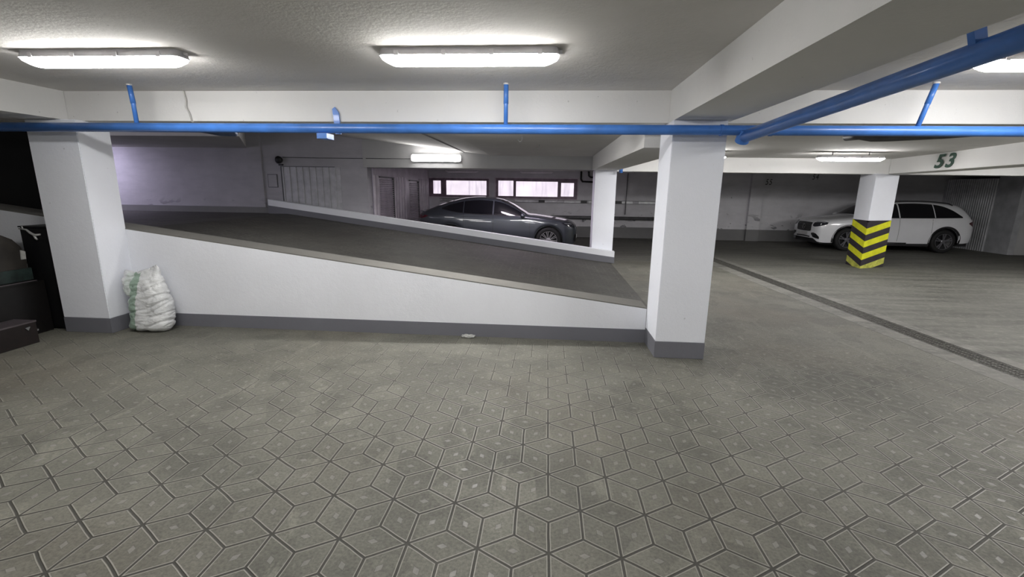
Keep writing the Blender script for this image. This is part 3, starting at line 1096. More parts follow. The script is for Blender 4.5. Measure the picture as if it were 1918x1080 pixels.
def car_body(S):
    xs = set()
    x = S['tail']
    while x < S['nose']:
        xs.add(round(x, 3))
        x += 0.05
    for ax in S['axles']:
        for k in range(-24, 25):
            xs.add(round(ax + S['arch'] * math.sin(k / 24 * math.pi / 2), 4))
    for e, sgn in ((S['nose'], -1), (S['tail'], 1)):
        for k in range(7):
            xs.add(round(e + sgn * 0.16 * (k / 6) ** 2, 4))
    xs = sorted(v for v in xs if S['tail'] <= v <= S['nose'])
    xs2 = [xs[0]]
    for v in xs[1:]:
        if v - xs2[-1] > 0.0015:
            xs2.append(v)
    xs = xs2
    secs = []
    for x in xs:
        zt, zb = lerp_tab(S['top'], x), lerp_tab(S['belt'], x)
        w, wr = lerp_tab(S['half'], x), lerp_tab(S['roof'], x)
        zl = lerp_tab(S['low'], x)
        for ax in S['axles']:
            dx = abs(x - ax)
            if dx < S['arch']:
                zl = max(zl, S['R'] + math.sqrt(S['arch'] ** 2 - dx * dx))
        zr = zt - S.get('crown', 0.05)
        zb = min(zb, zr - 0.01)
        zm = max(min(0.62, zb - 0.12), zl + 0.3 * (zb - zl))
        pts = []
        A = Vector((w - 0.035, zl))
        Bm = Vector((w, zm))
        Cc = Vector((w - 0.03, zb))
        D = Vector((min(wr, w - 0.05), zr))
        E_ = Vector((0, zt))
        for k in range(5):
            s = k / 5
            pts.append((A.lerp(Bm, s)).x + 0.012 * math.sin(s * math.pi) and A.lerp(Bm, s) + Vector((0.012 * math.sin(s * math.pi), 0)))
        for k in range(6):
            s = k / 6
            pts.append(Bm.lerp(Cc, s) + Vector((0.008 * math.sin(s * math.pi), 0)))
        for k in range(8):
            s = k / 8
            pts.append(Cc.lerp(D, s) + Vector((0.015 * math.sin(s * math.pi), 0)))
        for k in range(9):
            s = k / 8
            yy = D.x * (1 - s)
            pts.append(Vector((yy, zr + (zt - zr) * (1 - (1 - s) ** 2))))
        # soften the corners
        for _ in range(2):
            q_ = [p.copy() for p in pts]
            for i in range(1, len(pts) - 1):
                q_[i] = pts[i] * 0.6 + (pts[i - 1] + pts[i + 1]) * 0.2
            pts = q_
        secs.append((x, pts))
    bm = bmesh.new()
    rows = []
    for x, pts in secs:
        row = [bm.verts.new((x, -p.x, p.y)) for p in pts]
        row += [bm.verts.new((x, p.x, p.y)) for p in reversed(pts[:-1])]
        rows.append(row)
    for A_, B_ in zip(rows, rows[1:]):
        for i in range(len(A_) - 1):
            bm.faces.new((A_[i], B_[i], B_[i + 1], A_[i + 1]))
    bm.faces.new(rows[0])
    bm.faces.new(rows[-1][::-1])
    bmesh.ops.recalc_face_normals(bm, faces=bm.faces)
    return bm


def ray_patch(bvh, bm, axis, side, cols, rows=8, off=0.005):
    """cols: (u, lo, hi). axis 'side' maps (x,z) onto the flank, 'front'/'back' (y,z), 'topc' (x,y)"""
    grid = []
    for u, lo, hi in cols:
        col = []
        for r_i in range(rows + 1):
            v = lo + (hi - lo) * r_i / rows
            if axis == 'side':
                o_, d_ = Vector((u, side * 3, v)), Vector((0, -side, 0))
            elif axis == 'front':
                o_, d_ = Vector((5, u, v)), Vector((-1, 0, 0))
            elif axis == 'back':
                o_, d_ = Vector((-5, u, v)), Vector((1, 0, 0))
            else:
                o_, d_ = Vector((u, v, 4)), Vector((0, 0, -1))
            hit, nrm, _, _ = bvh.ray_cast(o_, d_)
            if hit is None:
                col.append(None)
                continue
            if nrm.dot(d_) > 0:
                nrm = -nrm
            col.append(bm.verts.new(hit + nrm * off))
        grid.append(col)
    for A_, B_ in zip(grid, grid[1:]):
        for i in range(rows):
            q4 = [A_[i], B_[i], B_[i + 1], A_[i + 1]]
            if any(p is None for p in q4):
                continue
            if (q4[0].co - q4[2].co).length > 0.5:
                continue
            try:
                bm.faces.new(q4)
            except ValueError:
                pass
    bmesh.ops.recalc_face_normals(bm, faces=bm.faces)


def outline_cols(x0, x1, lo, hi, n=24):
    return [(x0 + (x1 - x0) * k / n, lerp_tab(lo, x0 + (x1 - x0) * k / n), lerp_tab(hi, x0 + (x1 - x0) * k / n)) for k in range(n + 1)]


glass = plain('car_glass_black', (0.006, 0.006, 0.009), 0.06, 0, 0.0, 1, 0.6)
cargrille = plain('car_grille_black', (0.012, 0.012, 0.013), 0.3)
cartrim = plain('car_black_trim', (0.018, 0.018, 0.02), 0.55)
chrome = plain('car_chrome', (0.75, 0.75, 0.78), 0.15, 1.0, 0.0)
lampglass = plain('car_headlamp_glass', (0.03, 0.03, 0.04), 0.08, 0, 0, 1, 0.8)
lampwhite = plain('car_lamp_reflector', (0.7, 0.72, 0.78), 0.2, 0.6, 0)
redlamp = plain('car_tail_lamp', (0.10, 0.008, 0.016), 0.12, 0, 0.2, 20, 0.7)
rubber = plain('tyre_rubber', (0.012, 0.012, 0.013), 0.75)
platewhite = plain('plate_white', (0.55, 0.55, 0.55), 0.5)


def make_wheel(parent, x, side, R_, style, rimmat):
    yc = side * (S_half - 0.02)
    t = bmesh.new()
    rr = R_ * 0.70
    prof = [(rr * 0.97, -0.20), (R_ - 0.03, -0.215), (R_, -0.19), (R_, -0.03), (R_ - 0.012, -0.012), (R_ - 0.045, 0.0), (rr + 0.012, -0.004), (rr, -0.012), (rr * 0.97, -0.03)]
    lathe(t, [(a, b_ * side) for a, b_ in prof], 56)
    ty = mesh_obj('wheel', t, rubber, parent, smooth=True)
    ty.location = (x, yc, R_)
    b2 = bmesh.new()
    lathe(b2, [(a, b_ * side) for a, b_ in ((rr, -0.01), (rr * 0.985, -0.004), (rr * 0.95, -0.006), (rr * 0.93, -0.02))], 56)
    if style == 'multi':
        n_, wd = 20, 0.011
        for k in range(n_):
            a = 2 * math.pi * k / n_ + (0.05 if k % 2 else -0.05)
            spoke(b2, a, 0.055, rr * 0.95, wd, side)
    else:
        for k in range(5):
            a = 2 * math.pi * k / 5 + 0.3
            for s in (-1, 1):
                spoke(b2, a + s * 0.05, 0.05, rr * 0.95, 0.017, side, a + s * 0.16)
    lathe(b2, [(a, b_ * side) for a, b_ in ((0.07, -0.05), (0.068, -0.025), (0.05, -0.014), (0.0, -0.012))], 24)
    mesh_obj('rim', b2, rimmat, ty)
    b2 = bmesh.new()
    lathe(b2, [(a, b_ * side) for a, b_ in ((rr * 0.94, -0.04), (rr * 0.6, -0.11), (0.0, -0.12))], 40)
    mesh_obj('brake_disc', b2, cartrim, ty, smooth=True)


def spoke(bm, a0, r0, r1, wd, side, a1=None):
    a1 = a0 if a1 is None else a1
    p0 = Vector((math.cos(a0) * r0, 0, math.sin(a0) * r0))
    p1 = Vector((math.cos(a1) * r1, 0, math.sin(a1) * r1))
    dv = (p1 - p0).normalized()
    nv = Vector((-dv.z, 0, dv.x))
    vs = []
    for p, yo in ((p0, -0.022), (p1, -0.008)):
        for s in (-1, 1):
            for dp in (0, -0.03):
                vs.append(bm.verts.new(p + nv * wd * s + Vector((0, (yo + dp) * side, 0))))
    for f in ((0, 2, 6, 4), (1, 3, 7, 5), (0, 1, 5, 4), (2, 3, 7, 6)):
        bm.faces.new([vs[i] for i in f])


S_half = 0.94


def build_car(S, loc, rz, label, paint, rimmat, style):
    global S_half
    S_half = max(h for _, h in S['half'])
    root = thing('car', loc, label, 'car', rz=rz)
    bm = car_body(S)
    bvh = BVHTree.FromBMesh(bm)
    body = mesh_obj('body', bm, paint, root, smooth=True)
    # underside and wheel wells
    b2 = bmesh.new()
    box(b2, S['tail'] + 0.12, S['nose'] - 0.14, -S_half + 0.22, S_half - 0.22, 0.2, 0.75)
    box(b2, S['axles'][1] + S['arch'], S['axles'][0] - S['arch'], -S_half + 0.045, S_half - 0.045, 0.2, 0.5)
    mesh_obj('underbody', b2, cartrim, root)
    for sd in (-1, 1):
        def patch(name, mat, axis, cols, rows=8, off=0.005, parent=root, label_=None):
            b_ = bmesh.new()
            ray_patch(bvh, b_, axis, sd, cols, rows, off)
            o_ = mesh_obj(name, b_, mat, parent, smooth=True)
            if label_:
                tag(o_, label_)
            return o_
        for nm, x0, x1 in S['windows']:
            patch(nm, glass, 'side', outline_cols(x0, x1, S['dlo'], S['dhi'], 20), 8, 0.006)
        # window surround strip
        b_ = bmesh.new()
        xs0, xs1 = S['windows'][-1][1], S['windows'][0][2]
        ray_patch(bvh, b_, 'side', sd, [(c[0], c[1] - 0.016, c[1]) for c in outline_cols(xs0, xs1, S['dlo'], S['dhi'], 40)], 1, 0.008)
        mesh_obj('window_trim', b_, S['trimmat'], root)
        # door gaps
        for xd, z0, z1 in S['doorlines']:
            patch('door_gap', cartrim, 'side', [(xd - 0.004, z0, z1), (xd + 0.004, z0, z1)], 12, 0.003)
        for xh, zh in S['handles']:
            b_ = bmesh.new()
            ray_patch(bvh, b_, 'side', sd, [(xh - 0.09, zh - 0.008, zh + 0.008), (xh - 0.07, zh - 0.014, zh + 0.012), (xh + 0.07, zh - 0.014, zh + 0.012), (xh + 0.09, zh - 0.008, zh + 0.008)], 3, 0.03)
            mesh_obj('door_handle', b_, S['handlemat'], root, smooth=True)
        # sill and arch trims
        c = [(x, 0.24 if x else 0.24, 0.31) for x in [S['axles'][1] + S['arch'] + 0.02 + k * (S['axles'][0] - S['axles'][1] - 2 * S['arch'] - 0.04) / 12 for k in range(13)]]
        patch('sill', S['sillmat'], 'side', c, 2, 0.012)
        for ax in S['axles']:
            b_ = bmesh.new()
            n_ = 30
            ring0, ring1 = [], []
            for k in range(n_ + 1):
                a = math.pi * k / n_ - 0.15 + 0.3 * k / n_ * 0
                a = R(-12) + R(204) * k / n_
                for rad, lst, dy in ((S['arch'] + 0.002, ring0, -0.03), (S['arch'] + S['archw'], ring1, 0.0)):
                    px, pz = ax + rad * math.cos(a), S['R'] + rad * math.sin(a)
                    hit, nrm, _, _ = bvh.ray_cast(Vector((px, sd * 3, max(pz, 0.27))), Vector((0, -sd, 0)))
                    yv = hit.y if hit and abs(hit.y) > S_half - 0.2 else sd * (S_half - 0.04)
                    lst.append(b_.verts.new((px, yv + sd * 0.008, pz)))
            for k in range(n_):
                b_.faces.new((ring0[k], ring0[k + 1], ring1[k + 1], ring1[k]))
            # inner lip back into the well
            lip = [b_.verts.new((v.co.x, v.co.y - sd * 0.2, v.co.z)) for v in ring0]
            for k in range(n_):
                b_.faces.new((ring0[k], ring0[k + 1], lip[k + 1], lip[k]))
            mesh_obj('arch_trim', b_, S['archmat'], root, smooth=True)
        # head and tail lamps
        hl = patch('headlamp', lampglass, 'side' if S['hl_axis'] == 'side' else 'front', S['headlamp'](sd), 6, 0.007, root)
        b_ = bmesh.new()
        ray_patch(bvh, b_, 'side' if S['hl_axis'] == 'side' else 'front', sd, S['drl'](sd), 2, 0.011)
        mesh_obj('light_strip', b_, lampwhite, hl, smooth=True)
        patch('tail_lamp', redlamp, 'side', S['taillamp'], 5, 0.008)
        # mirror
        b_ = bmesh.new()
        bmesh.ops.create_uvsphere(b_, u_segments=16, v_segments=10, radius=1)
        for v in b_.verts:
            v.co = Vector((v.co.x * 0.10 if v.co.x > 0 else v.co.x * 0.05, v.co.y * 0.12, v.co.z * 0.075))
        mo = mesh_obj('mirror', b_, S['mirrormat'], root, smooth=True)
        mx, mz = S['mirror']
        mo.location = (mx, sd * (S_half + 0.06), mz)
        b_ = bmesh.new()
        tube(b_, [(0.0, -sd * 0.20, -0.05), (0, -sd * 0.06, -0.04)], 0.02, 8)
        mesh_obj('mirror_stalk', b_, cartrim, mo)
        for ax in S['axles']:
            make_wheel(root, ax, sd, S['R'], style, rimmat)
    # windscreen and rear window
    for nm, tab in (('windscreen', S['screen']), ('rear_window', S['rear'])):
        b_ = bmesh.new()
        ray_patch(bvh, b_, 'top', 1, [(x, -hw, hw) for x, hw in tab], 14, 0.006)
        mesh_obj(nm, b_, glass, root, smooth=True)
    # front details
    b_ = bmesh.new()
    ray_patch(bvh, b_, 'front', 1, S['grille'], 6, 0.012)
    gr = mesh_obj('grille', b_, cargrille, root, smooth=True)
    gx = max(v.co.x for v in gr.data.vertices)
    b_ = bmesh.new()
    zc = S['badge']
    for k in range(28):
        a, a2 = 2 * math.pi * k / 28, 2 * math.pi * (k + 1) / 28
        tube(b_, [(gx + 0.012, 0.085 * math.cos(a), zc + 0.085 * math.sin(a)), (gx + 0.012, 0.085 * math.cos(a2), zc + 0.085 * math.sin(a2))], 0.007, 6)
    for k in range(3):
        a = R(90 + 120 * k)
        tube(b_, [(gx + 0.014, 0, zc), (gx + 0.012, 0.083 * math.cos(a), zc + 0.083 * math.sin(a))], [0.014, 0.003], 6)
    mesh_obj('badge', b_, chrome, gr, smooth=True)
    b_ = bmesh.new()
    for dz in (-0.035, 0.035):
        ray_patch(bvh, b_, 'front', 1, [(y, zc + dz - 0.008, zc + dz + 0.008) for y in (-0.4, -0.3, -0.2, -0.12)], 1, 0.02)
        ray_patch(bvh, b_, 'front', 1, [(y, zc + dz - 0.008, zc + dz + 0.008) for y in (0.12, 0.2, 0.3, 0.4)], 1, 0.02)
    mesh_obj('grille_bars', b_, S['barmat'], gr)
    for nm, mat, cols in S['frontparts']:
        b_ = bmesh.new()
        ray_patch(bvh, b_, 'front', 1, cols, 4, 0.01)
        mesh_obj(nm, b_, mat, root, smooth=True)
    b_ = bmesh.new()
    pz, pw = S['plate']
    box(b_, gx + 0.015, gx + 0.03, -0.26, 0.26, pz - 0.055, pz + 0.055)
    mesh_obj('number_plate', b_, platewhite, root, bevel=0.004)
    # roof rails
    if S.get('rails'):
        for sd in (-1, 1):
            pts = []
            for k in range(15):
                x = S['rails'][0] + (S['rails'][1] - S['rails'][0]) * k / 14
                hit, _, _, _ = bvh.ray_cast(Vector((x, sd * S['rails'][2], 4)), Vector((0, 0, -1)))
                e = 0.0 if k in (0, 14) else 0.045
                pts.append((x, sd * S['rails'][2], hit.z + e))
            b_ = bmesh.new()
            tube(b_, pts, 0.016, 10)
            mesh_obj('roof_rail', b_, cartrim, root, smooth=True)
    # fill panels behind the lights etc.: spoiler
    if S.get('spoiler'):
        b_ = bmesh.new()
        x, z, hw = S['spoiler']
        prism(b_, [(x + 0.12, z), (x - 0.03, z + 0.025), (x - 0.03, z + 0.01), (x + 0.1, z - 0.02)], -hw, hw, 'y')
        mesh_obj('spoiler', b_, paint, root)
    return root


def car_paint(name, col, metal, rough):
    mt, nt, b = new_mat(name)
    g = G(nt)
    f = g.noise(g.pos(), 3, 3)
    nt.links.new(g.ramp(f, [(0.3, tuple(c * 0.95 for c in col)), (0.7, col)]), b.inputs['Base Color'])
    b.inputs['Metallic'].default_value = metal
    b.inputs['Roughness'].default_value = rough
    b.inputs['Coat Weight'].default_value = 1.0
    b.inputs['Coat Roughness'].default_value = 0.04
    return mt


white_paint = car_paint('car_paint_white', (0.86, 0.87, 0.9), 0.0, 0.35)
grey_paint = car_paint('car_paint_grey', (0.065, 0.073, 0.09), 0.3, 0.32)
rim_bright = plain('rim_polished', (0.8, 0.8, 0.82), 0.2, 0.8, 0)
rim_dark = plain('rim_dark', (0.22, 0.22, 0.24), 0.3, 0.6, 0)

SUV = dict(nose=2.33, tail=-2.42, axles=(1.45, -1.46), arch=0.425, archw=0.055, R=0.36, crown=0.05,
    top=[(2.33, 0.80), (2.30, 0.88), (2.2, 0.965), (2.0, 1.02), (1.6, 1.075), (1.2, 1.115), (1.0, 1.135), (0.6, 1.37), (0.3, 1.52), (0.0, 1.585), (-0.6, 1.615), (-1.2, 1.60), (-1.7, 1.555), (-1.98, 1.50), (-2.2, 1.27), (-2.36, 1.05), (-2.40, 0.92), (-2.42, 0.8)],
    belt=[(2.33, 0.74), (2.2, 0.85), (1.6, 0.96), (1.1, 1.01), (0, 1.03), (-1.5, 1.05), (-2.1, 1.05), (-2.3, 0.98), (-2.42, 0.74)],
    half=[(2.33, 0.62), (2.29, 0.71), (2.2, 0.80), (2.0, 0.89), (1.6, 0.935), (1.0, 0.945), (0, 0.945), (-1.5, 0.945), (-2.0, 0.92), (-2.25, 0.86), (-2.38, 0.76), (-2.42, 0.68)],
    roof=[(2.33, 0.5), (2.0, 0.70), (1.2, 0.77), (0.98, 0.80), (0.6, 0.72), (0.3, 0.665), (0, 0.64), (-1.2, 0.63), (-1.95, 0.60), (-2.2, 0.68), (-2.42, 0.55)],
    low=[(2.33, 0.36), (2.25, 0.26), (1.9, 0.25), (0, 0.27), (-1.9, 0.30), (-2.3, 0.34), (-2.42, 0.42)],
    windows=[('front_window', -0.02, 0.90), ('rear_side_window', -1.08, -0.06), ('quarter_window', -1.92, -1.11)],
    dlo=[(0.95, 1.07), (0.4, 1.075), (-1.0, 1.095), (-1.95, 1.12)],
    dhi=[(0.92, 1.08), (0.55, 1.31), (0.25, 1.46), (-0.2, 1.515), (-0.8, 1.52), (-1.3, 1.47), (-1.65, 1.34), (-1.93, 1.13)],
    trimmat=cartrim, handlemat=white_paint, sillmat=cartrim, archmat=cartrim, mirrormat=white_paint,
    doorlines=[(0.98, 0.35, 1.02), (-0.04, 0.35, 1.05), (-1.02, 0.62, 1.06)],
    handles=[(0.12, 0.96), (-0.92, 0.98)],
    hl_axis='front',
    headlamp=lambda s: [(s * 0.48, 0.775, 0.86), (s * 0.54, 0.745, 0.90), (s * 0.62, 0.74, 0.905), (s * 0.70, 0.755, 0.905), (s * 0.78, 0.785, 0.90), (s * 0.84, 0.83, 0.885)],
    drl=lambda s: [(s * 0.52, 0.865, 0.885), (s * 0.6, 0.875, 0.893), (s * 0.70, 0.88, 0.893), (s * 0.80, 0.868, 0.882)],
    taillamp=[(-2.12, 0.93, 0.95), (-2.2, 0.88, 0.985), (-2.28, 0.84, 1.0), (-2.36, 0.81, 0.99)],
    mirror=(0.78, 1.09),
    screen=[(0.97, 0.70), (0.8, 0.68), (0.6, 0.64), (0.4, 0.60), (0.25, 0.57)],
    rear=[(-2.02, 0.50), (-2.1, 0.53), (-2.2, 0.56)],
    grille=[(-0.42, 0.62, 0.84), (-0.40, 0.585, 0.86), (-0.3, 0.575, 0.865), (0, 0.57, 0.87), (0.3, 0.575, 0.865), (0.40, 0.585, 0.86), (0.42, 0.62, 0.84)],
    badge=0.72, plate=(0.50, 0.26), barmat=cartrim,
    frontparts=[('lower_intake', cargrille, [(-0.55, 0.27, 0.30), (-0.40, 0.265, 0.42), (0, 0.265, 0.43), (0.40, 0.265, 0.42), (0.55, 0.27, 0.30)]),
                ('side_intake', cargrille, [(0.46, 0.49, 0.53), (0.58, 0.40, 0.545), (0.68, 0.37, 0.52), (0.76, 0.35, 0.42)]),
                ('side_intake', cargrille, [(-0.76, 0.35, 0.42), (-0.68, 0.37, 0.52), (-0.58, 0.40, 0.545), (-0.46, 0.49, 0.53)])],
    rails=(0.1, -1.75, 0.60))
build_car(SUV, (11.1, 16.35, 0.0), R(180), 'white SUV with black windows parked behind the striped pillar', white_paint, rim_dark, 'five')

CP = dict(nose=2.25, tail=-2.47, axles=(1.435, -1.435), arch=0.41, archw=0.02, R=0.365, crown=0.045,
    top=[(2.25, 0.74), (2.21, 0.82), (2.1, 0.90), (1.9, 0.955), (1.4, 1.035), (1.0, 1.085), (0.82, 1.105), (0.35, 1.36), (0.0, 1.50), (-0.35, 1.555), (-0.7, 1.565), (-1.1, 1.53), (-1.6, 1.41), (-2.0, 1.27), (-2.3, 1.145), (-2.42, 1.10), (-2.45, 1.0), (-2.47, 0.85)],
    belt=[(2.25, 0.69), (2.1, 0.82), (1.6, 0.93), (0.9, 1.0), (0, 1.01), (-1.4, 1.05), (-2.0, 1.04), (-2.3, 1.0), (-2.47, 0.78)],
    half=[(2.25, 0.60), (2.2, 0.70), (2.1, 0.79), (1.9, 0.88), (1.5, 0.935), (1.0, 0.94), (0, 0.94), (-1.4, 0.95), (-2.0, 0.91), (-2.3, 0.83), (-2.43, 0.74), (-2.47, 0.68)],
    roof=[(2.25, 0.48), (2.0, 0.68), (1.2, 0.74), (0.8, 0.79), (0.4, 0.69), (0.0, 0.63), (-0.6, 0.60), (-1.2, 0.59), (-1.9, 0.60), (-2.3, 0.66), (-2.47, 0.55)],
    low=[(2.25, 0.34), (2.15, 0.24), (1.8, 0.23), (0, 0.26), (-1.9, 0.28), (-2.3, 0.34), (-2.47, 0.42)],
    windows=[('front_window', -0.17, 0.76), ('rear_side_window', -1.05, -0.21), ('quarter_window', -1.72, -1.08)],
    dlo=[(0.8, 1.045), (0.3, 1.05), (-0.8, 1.09), (-1.3, 1.13), (-1.73, 1.215)],
    dhi=[(0.77, 1.055), (0.4, 1.26), (0.05, 1.405), (-0.35, 1.46), (-0.7, 1.465), (-1.1, 1.42), (-1.5, 1.32), (-1.73, 1.23)],
    trimmat=cartrim, handlemat=grey_paint, sillmat=grey_paint, archmat=grey_paint, mirrormat=grey_paint,
    doorlines=[(0.88, 0.35, 1.0), (-0.19, 0.35, 1.04), (-1.06, 0.62, 1.09)],
    handles=[(-0.03, 0.93), (-0.92, 0.97)],
    hl_axis='side',
    headlamp=lambda s: [(1.80, 0.855, 0.865), (1.9, 0.80, 0.868), (2.0, 0.755, 0.862), (2.1, 0.73, 0.845), (2.18, 0.73, 0.80)],
    drl=lambda s: [(1.88, 0.845, 0.855), (2.0, 0.835, 0.848), (2.1, 0.815, 0.83)],
    taillamp=[(-2.12, 1.0, 1.015), (-2.22, 0.955, 1.025), (-2.33, 0.93, 1.03), (-2.42, 0.93, 1.02)],
    mirror=(0.66, 1.06),
    screen=[(0.78, 0.70), (0.6, 0.68), (0.4, 0.63), (0.2, 0.60), (0.02, 0.57)],
    rear=[(-1.45, 0.52), (-1.7, 0.54), (-2.0, 0.55), (-2.28, 0.57)],
    grille=[(-0.42, 0.50, 0.74), (-0.36, 0.47, 0.76), (0, 0.46, 0.77), (0.36, 0.47, 0.76), (0.42, 0.50, 0.74)],
    badge=0.62, plate=(0.44, 0.26), barmat=chrome,
    frontparts=[('lower_intake', cargrille, [(-0.5, 0.26, 0.36), (0, 0.26, 0.38), (0.5, 0.26, 0.36)]),
                ('side_intake', cargrille, [(0.54, 0.34, 0.50), (0.64, 0.32, 0.54), (0.72, 0.34, 0.52)]),
                ('side_intake', cargrille, [(-0.72, 0.34, 0.52), (-0.64, 0.32, 0.54), (-0.54, 0.34, 0.50)])],
    spoiler=(-2.38, 1.115, 0.6))
build_car(CP, (-1.36, 14.25, 0.0), 0.0, 'dark grey coupe car parked below the windows behind the ramp kerb', grey_paint, rim_bright, 'multi')


# ------------------------------------------------------------------ white woven sack
def sack_mat():
    mt, nt, b = new_mat('woven_sack')
    g = G(nt)
    p = g.pos()
    X, Y, Z = g.sep(p)
    u = g.m('ADD', X, g.m('MULTIPLY', Z, -0.10))
    u = g.m('ADD', u, g.m('MULTIPLY', g.m('SUBTRACT', g.noise(p, 5, 2), 0.5), 0.06))
    inside = g.m('MULTIPLY', g.m('GREATER_THAN', u, -0.165), g.m('LESS_THAN', u, -0.065))
    front = g.m('LESS_THAN', Y, 0.02)
    base = g.ramp(g.noise(p, 4, 4), [(0.3, (0.66, 0.67, 0.68)), (0.7, (0.82, 0.83, 0.83))])
    c = g.mix(g.m('MULTIPLY', g.m('MULTIPLY', inside, front), 0.8), base, (0.24, 0.38, 0.28))
    inside2 = g.m('MULTIPLY', g.m('GREATER_THAN', u, -0.25), g.m('LESS_THAN', u, -0.165))
    c = g.mix(g.m('MULTIPLY', g.m('MULTIPLY', inside2, front), 0.35), c, (0.45, 0.58, 0.5))
    nt.links.new(c, b.inputs['Base Color'])
    b.inputs['Roughness'].default_value = 0.42
    wv = g.noise(g.scale(p, (1.0, 1.0, 2.2)), 7, 3, 0.6, 1.2)
    g.bump(g.m('ADD', wv, g.m('MULTIPLY', g.noise(p, 120, 1), 0.05)), 0.35, 0.05, b)
    return mt


bm = bmesh.new()
NZ, NA = 60, 96
rows = []
for i in range(NZ + 1):
    s = i / NZ
    z = 0.01 + 0.74 * s
    # outline left and right in metres from the sack centre
    left = lerp_tab([(1.0, -0.26), (0.92, -0.275), (0.8, -0.265), (0.66, -0.245), (0.56, -0.18), (0.45, -0.215), (0.35, -0.205), (0.2, -0.18), (0.08, -0.21), (0.0, -0.19)], s)
    right = lerp_tab([(1.0, 0.205), (0.9, 0.225), (0.75, 0.26), (0.6, 0.30), (0.5, 0.325), (0.35, 0.33), (0.2, 0.325), (0.08, 0.31), (0.0, 0.26)], s)
    dep = lerp_tab([(1.0, 0.035), (0.9, 0.08), (0.7, 0.12), (0.4, 0.14), (0.15, 0.145), (0.05, 0.13), (0.0, 0.08)], s)
    row = []
    cx, hw = (left + right) / 2, (right - left) / 2
    for k in range(NA):
        a = 2 * math.pi * k / NA
        ca, sa = math.cos(a), math.sin(a)
        ex = 0.6
        x = cx + hw * math.copysign(abs(ca) ** ex, ca)
        y = dep * math.copysign(abs(sa) ** 0.85, sa) + 0.05 * s
        topz = (0.05 * max(0, (x + 0.06)) / 0.22 + 0.015 * max(0, x - 0.09) / 0.07) * s ** 7 - 0.03 * math.exp(-((x + 0.12) / 0.05) ** 2) * s ** 8
        P_ = Vector((x, y, z))
        # creases run across and slightly upward
        f1 = noise.noise(Vector((x * 3.0, y * 2.0, z * 9.0 - x * 4)))
        f2 = noise.noise(Vector((x * 5.0 + 5, y * 4.0, z * 17.0 + x * 9)))
        f3 = noise.noise(Vector((x * 7.0 - z * 6 + 3, y * 4.0, z * 8.0 + x * 5)))
        cre = -0.030 * max(0, 1 - abs(f1) * 4) ** 2 - 0.014 * max(0, 1 - abs(f3) * 5) ** 2 + f2 * 0.006
        row.append(bm.verts.new(P_ + Vector((ca * cre * 0.6, sa * cre, topz + 0.006 * f2))))
    rows.append(row)
for A_, B_ in zip(rows, rows[1:]):
    for k in range(NA):
        bm.faces.new((A_[k], A_[(k + 1) % NA], B_[(k + 1) % NA], B_[k]))
bm.faces.new(rows[0][::-1])
# folded-in mouth
inner = [bm.verts.new((v.co.x * 0.93, 0.05 + (v.co.y - 0.05) * 0.5, v.co.z - 0.05)) for v in rows[-1]]
for k in range(NA):
    bm.faces.new((rows[-1][k], rows[-1][(k + 1) % NA], inner[(k + 1) % NA], inner[k]))
bm.faces.new(inner)
bmesh.ops.recalc_face_normals(bm, faces=bm.faces)
for v in bm.verts:
    v.co.z = max(v.co.z, 0.004)
sk = mesh_obj('woven_sack', bm, sack_mat(), smooth=True)
sk.location = (-4.96, 5.17, 0.0)
tag(sk, 'crumpled white sack with a pale green stripe standing against the left pillar', 'sack')

# little scrap at the foot of the wall
bm = bmesh.new()
bmesh.ops.create_icosphere(bm, subdivisions=3, radius=1)
for v in bm.verts:
    f = 1 + 0.5 * noise.noise(v.co * 2.3)
    v.co = Vector((v.co.x * 0.075 * f, v.co.y * 0.035 * f, (v.co.z + 0.9) * 0.022 * f))
o = mesh_obj('paper_scrap', bm, M['whitepl'])
o.location = (-0.92, 5.33, 0.0)
tag(o, 'crumpled white scrap on the paving at the foot of the ramp wall', 'litter')

# ------------------------------------------------------------------ old furniture on the left
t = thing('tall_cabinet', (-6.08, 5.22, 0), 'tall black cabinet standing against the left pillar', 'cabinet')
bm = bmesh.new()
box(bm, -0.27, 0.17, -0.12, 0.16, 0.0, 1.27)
mesh_obj('carcass', bm, M['dark_cabinet_void'], t, bevel=0.006)
bm = bmesh.new()
box(bm, -0.26, 0.16, -0.135, -0.12, 0.03, 1.25)
mesh_obj('door', bm, M['blackpl'], t, bevel=0.003)
bm = bmesh.new()
box(bm, -0.28, 0.18, -0.14, 0.17, 1.27, 1.285)
mesh_obj('top_board', bm, M['blackpl'], t)
# metal fork bracket hanging on it
bm = bmesh.new()
tube(bm, [(0, 0, 0.02), (0.10, -0.004, 0.01), (0.15, -0.006, -0.03), (0.20, -0.006, -0.055), (0.27, -0.004, -0.045)], [0.007, 0.011, 0.014, 0.016, 0.010], 10)
tube(bm, [(0.19, -0.006, -0.05), (0.205, -0.006, -0.09), (0.22, -0.004, -0.11)], [0.014, 0.013, 0.009], 10)
tube(bm, [(0.06, -0.006, 0.01), (0.055, -0.008, 0.05)], 0.008, 8)
o = mesh_obj('metal_bracket', bm, plain('bracket_metal', (0.45, 0.45, 0.44), 0.4, 0.2), smooth=True)
o.location = (-6.335, 5.07, 1.235)
tag(o, 'small pale forked metal bracket hanging on the black cabinet', 'bracket')

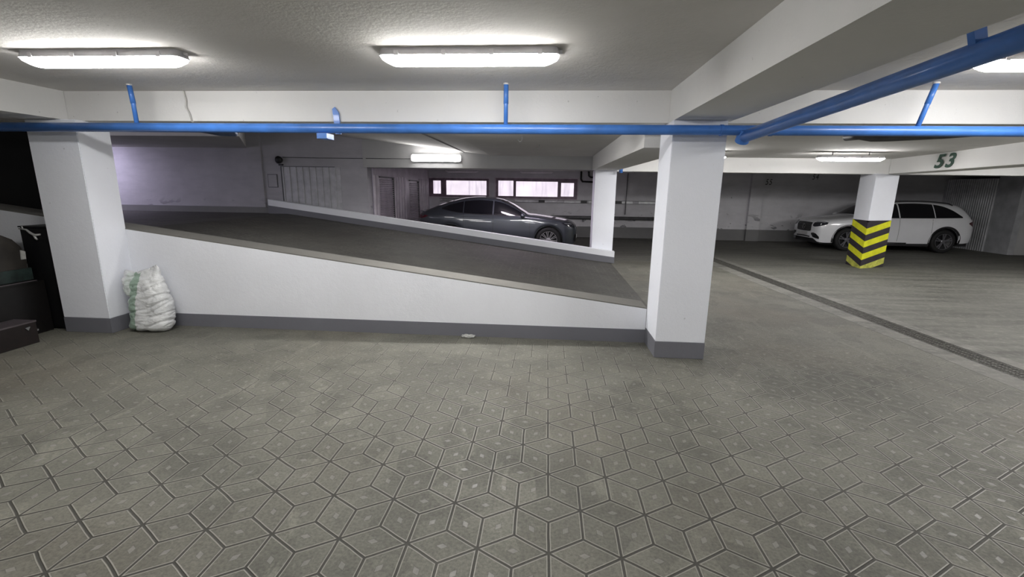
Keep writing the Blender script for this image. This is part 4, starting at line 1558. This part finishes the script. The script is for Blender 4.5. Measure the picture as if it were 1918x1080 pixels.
t = thing('wooden_chest', (-6.79, 4.6, 0), 'large dark brown chest below the curved grey shell at the left edge', 'chest')
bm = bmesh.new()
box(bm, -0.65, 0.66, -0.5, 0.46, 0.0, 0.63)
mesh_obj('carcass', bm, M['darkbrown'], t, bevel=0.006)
bm = bmesh.new()
box(bm, -0.68, 0.69, -0.52, 0.36, 0.63, 0.655)
mesh_obj('lid', bm, M['darkbrown'], t, bevel=0.004)
bm = bmesh.new()
box(bm, 0.688, 0.694, -0.52, 0.355, 0.648, 0.656)
mesh_obj('lid_edge', bm, M['edge'], t)

t = thing('toolbox', (-6.05, 4.43, 0), 'low dark red brown toolbox on the floor in front of the chest', 'toolbox')
bm = bmesh.new()
box(bm, -0.02, 0.25, -0.215, 0.18, 0.0, 0.245)
mesh_obj('case', bm, M['brownbox'], t, bevel=0.006)
bm = bmesh.new()
box(bm, -0.02, 0.256, -0.22, 0.185, 0.245, 0.262)
mesh_obj('lid', bm, M['edge'], t, bevel=0.003)
bm = bmesh.new()
prism(bm, [(0.06, 0.20), (0.11, 0.205), (0.085, 0.165)], 0.251, 0.262, 'x')
mesh_obj('latch', bm, M['steel'], t)
bm = bmesh.new()
box(bm, 0.2, 0.235, 0.18, 0.21, 0.13, 0.15)
mesh_obj('side_handle', bm, M['steel'], t)

# curved shell lying on the chest, on a teal base
t = thing('curved_shell', (-6.6, 4.7, 0.656), 'rounded dusty grey shell on a teal base lying on the chest at the left edge', 'machine')
bm = bmesh.new()
prof = [(-0.75, 0.12), (0.27, 0.12), (0.285, 0.2), (0.28, 0.30), (0.25, 0.40), (0.18, 0.49), (0.06, 0.56), (-0.1, 0.60), (-0.3, 0.62), (-0.75, 0.60)]
prism(bm, prof, 0.0, 0.4, 'x')
mesh_obj('shell', bm, M['shellgrey'], t, bevel=0.015)
bm = bmesh.new()
box(bm, -0.02, 0.41, -0.75, 0.30, 0.0, 0.14)
mesh_obj('base', bm, M['teal'], t, bevel=0.008)
bm = bmesh.new()
prism(bm, [(0.215, 0.25), (0.262, 0.25), (0.268, 0.34), (0.225, 0.36)], 0.39, 0.415, 'x')
mesh_obj('silver_tape', bm, M['whitepl'], t)
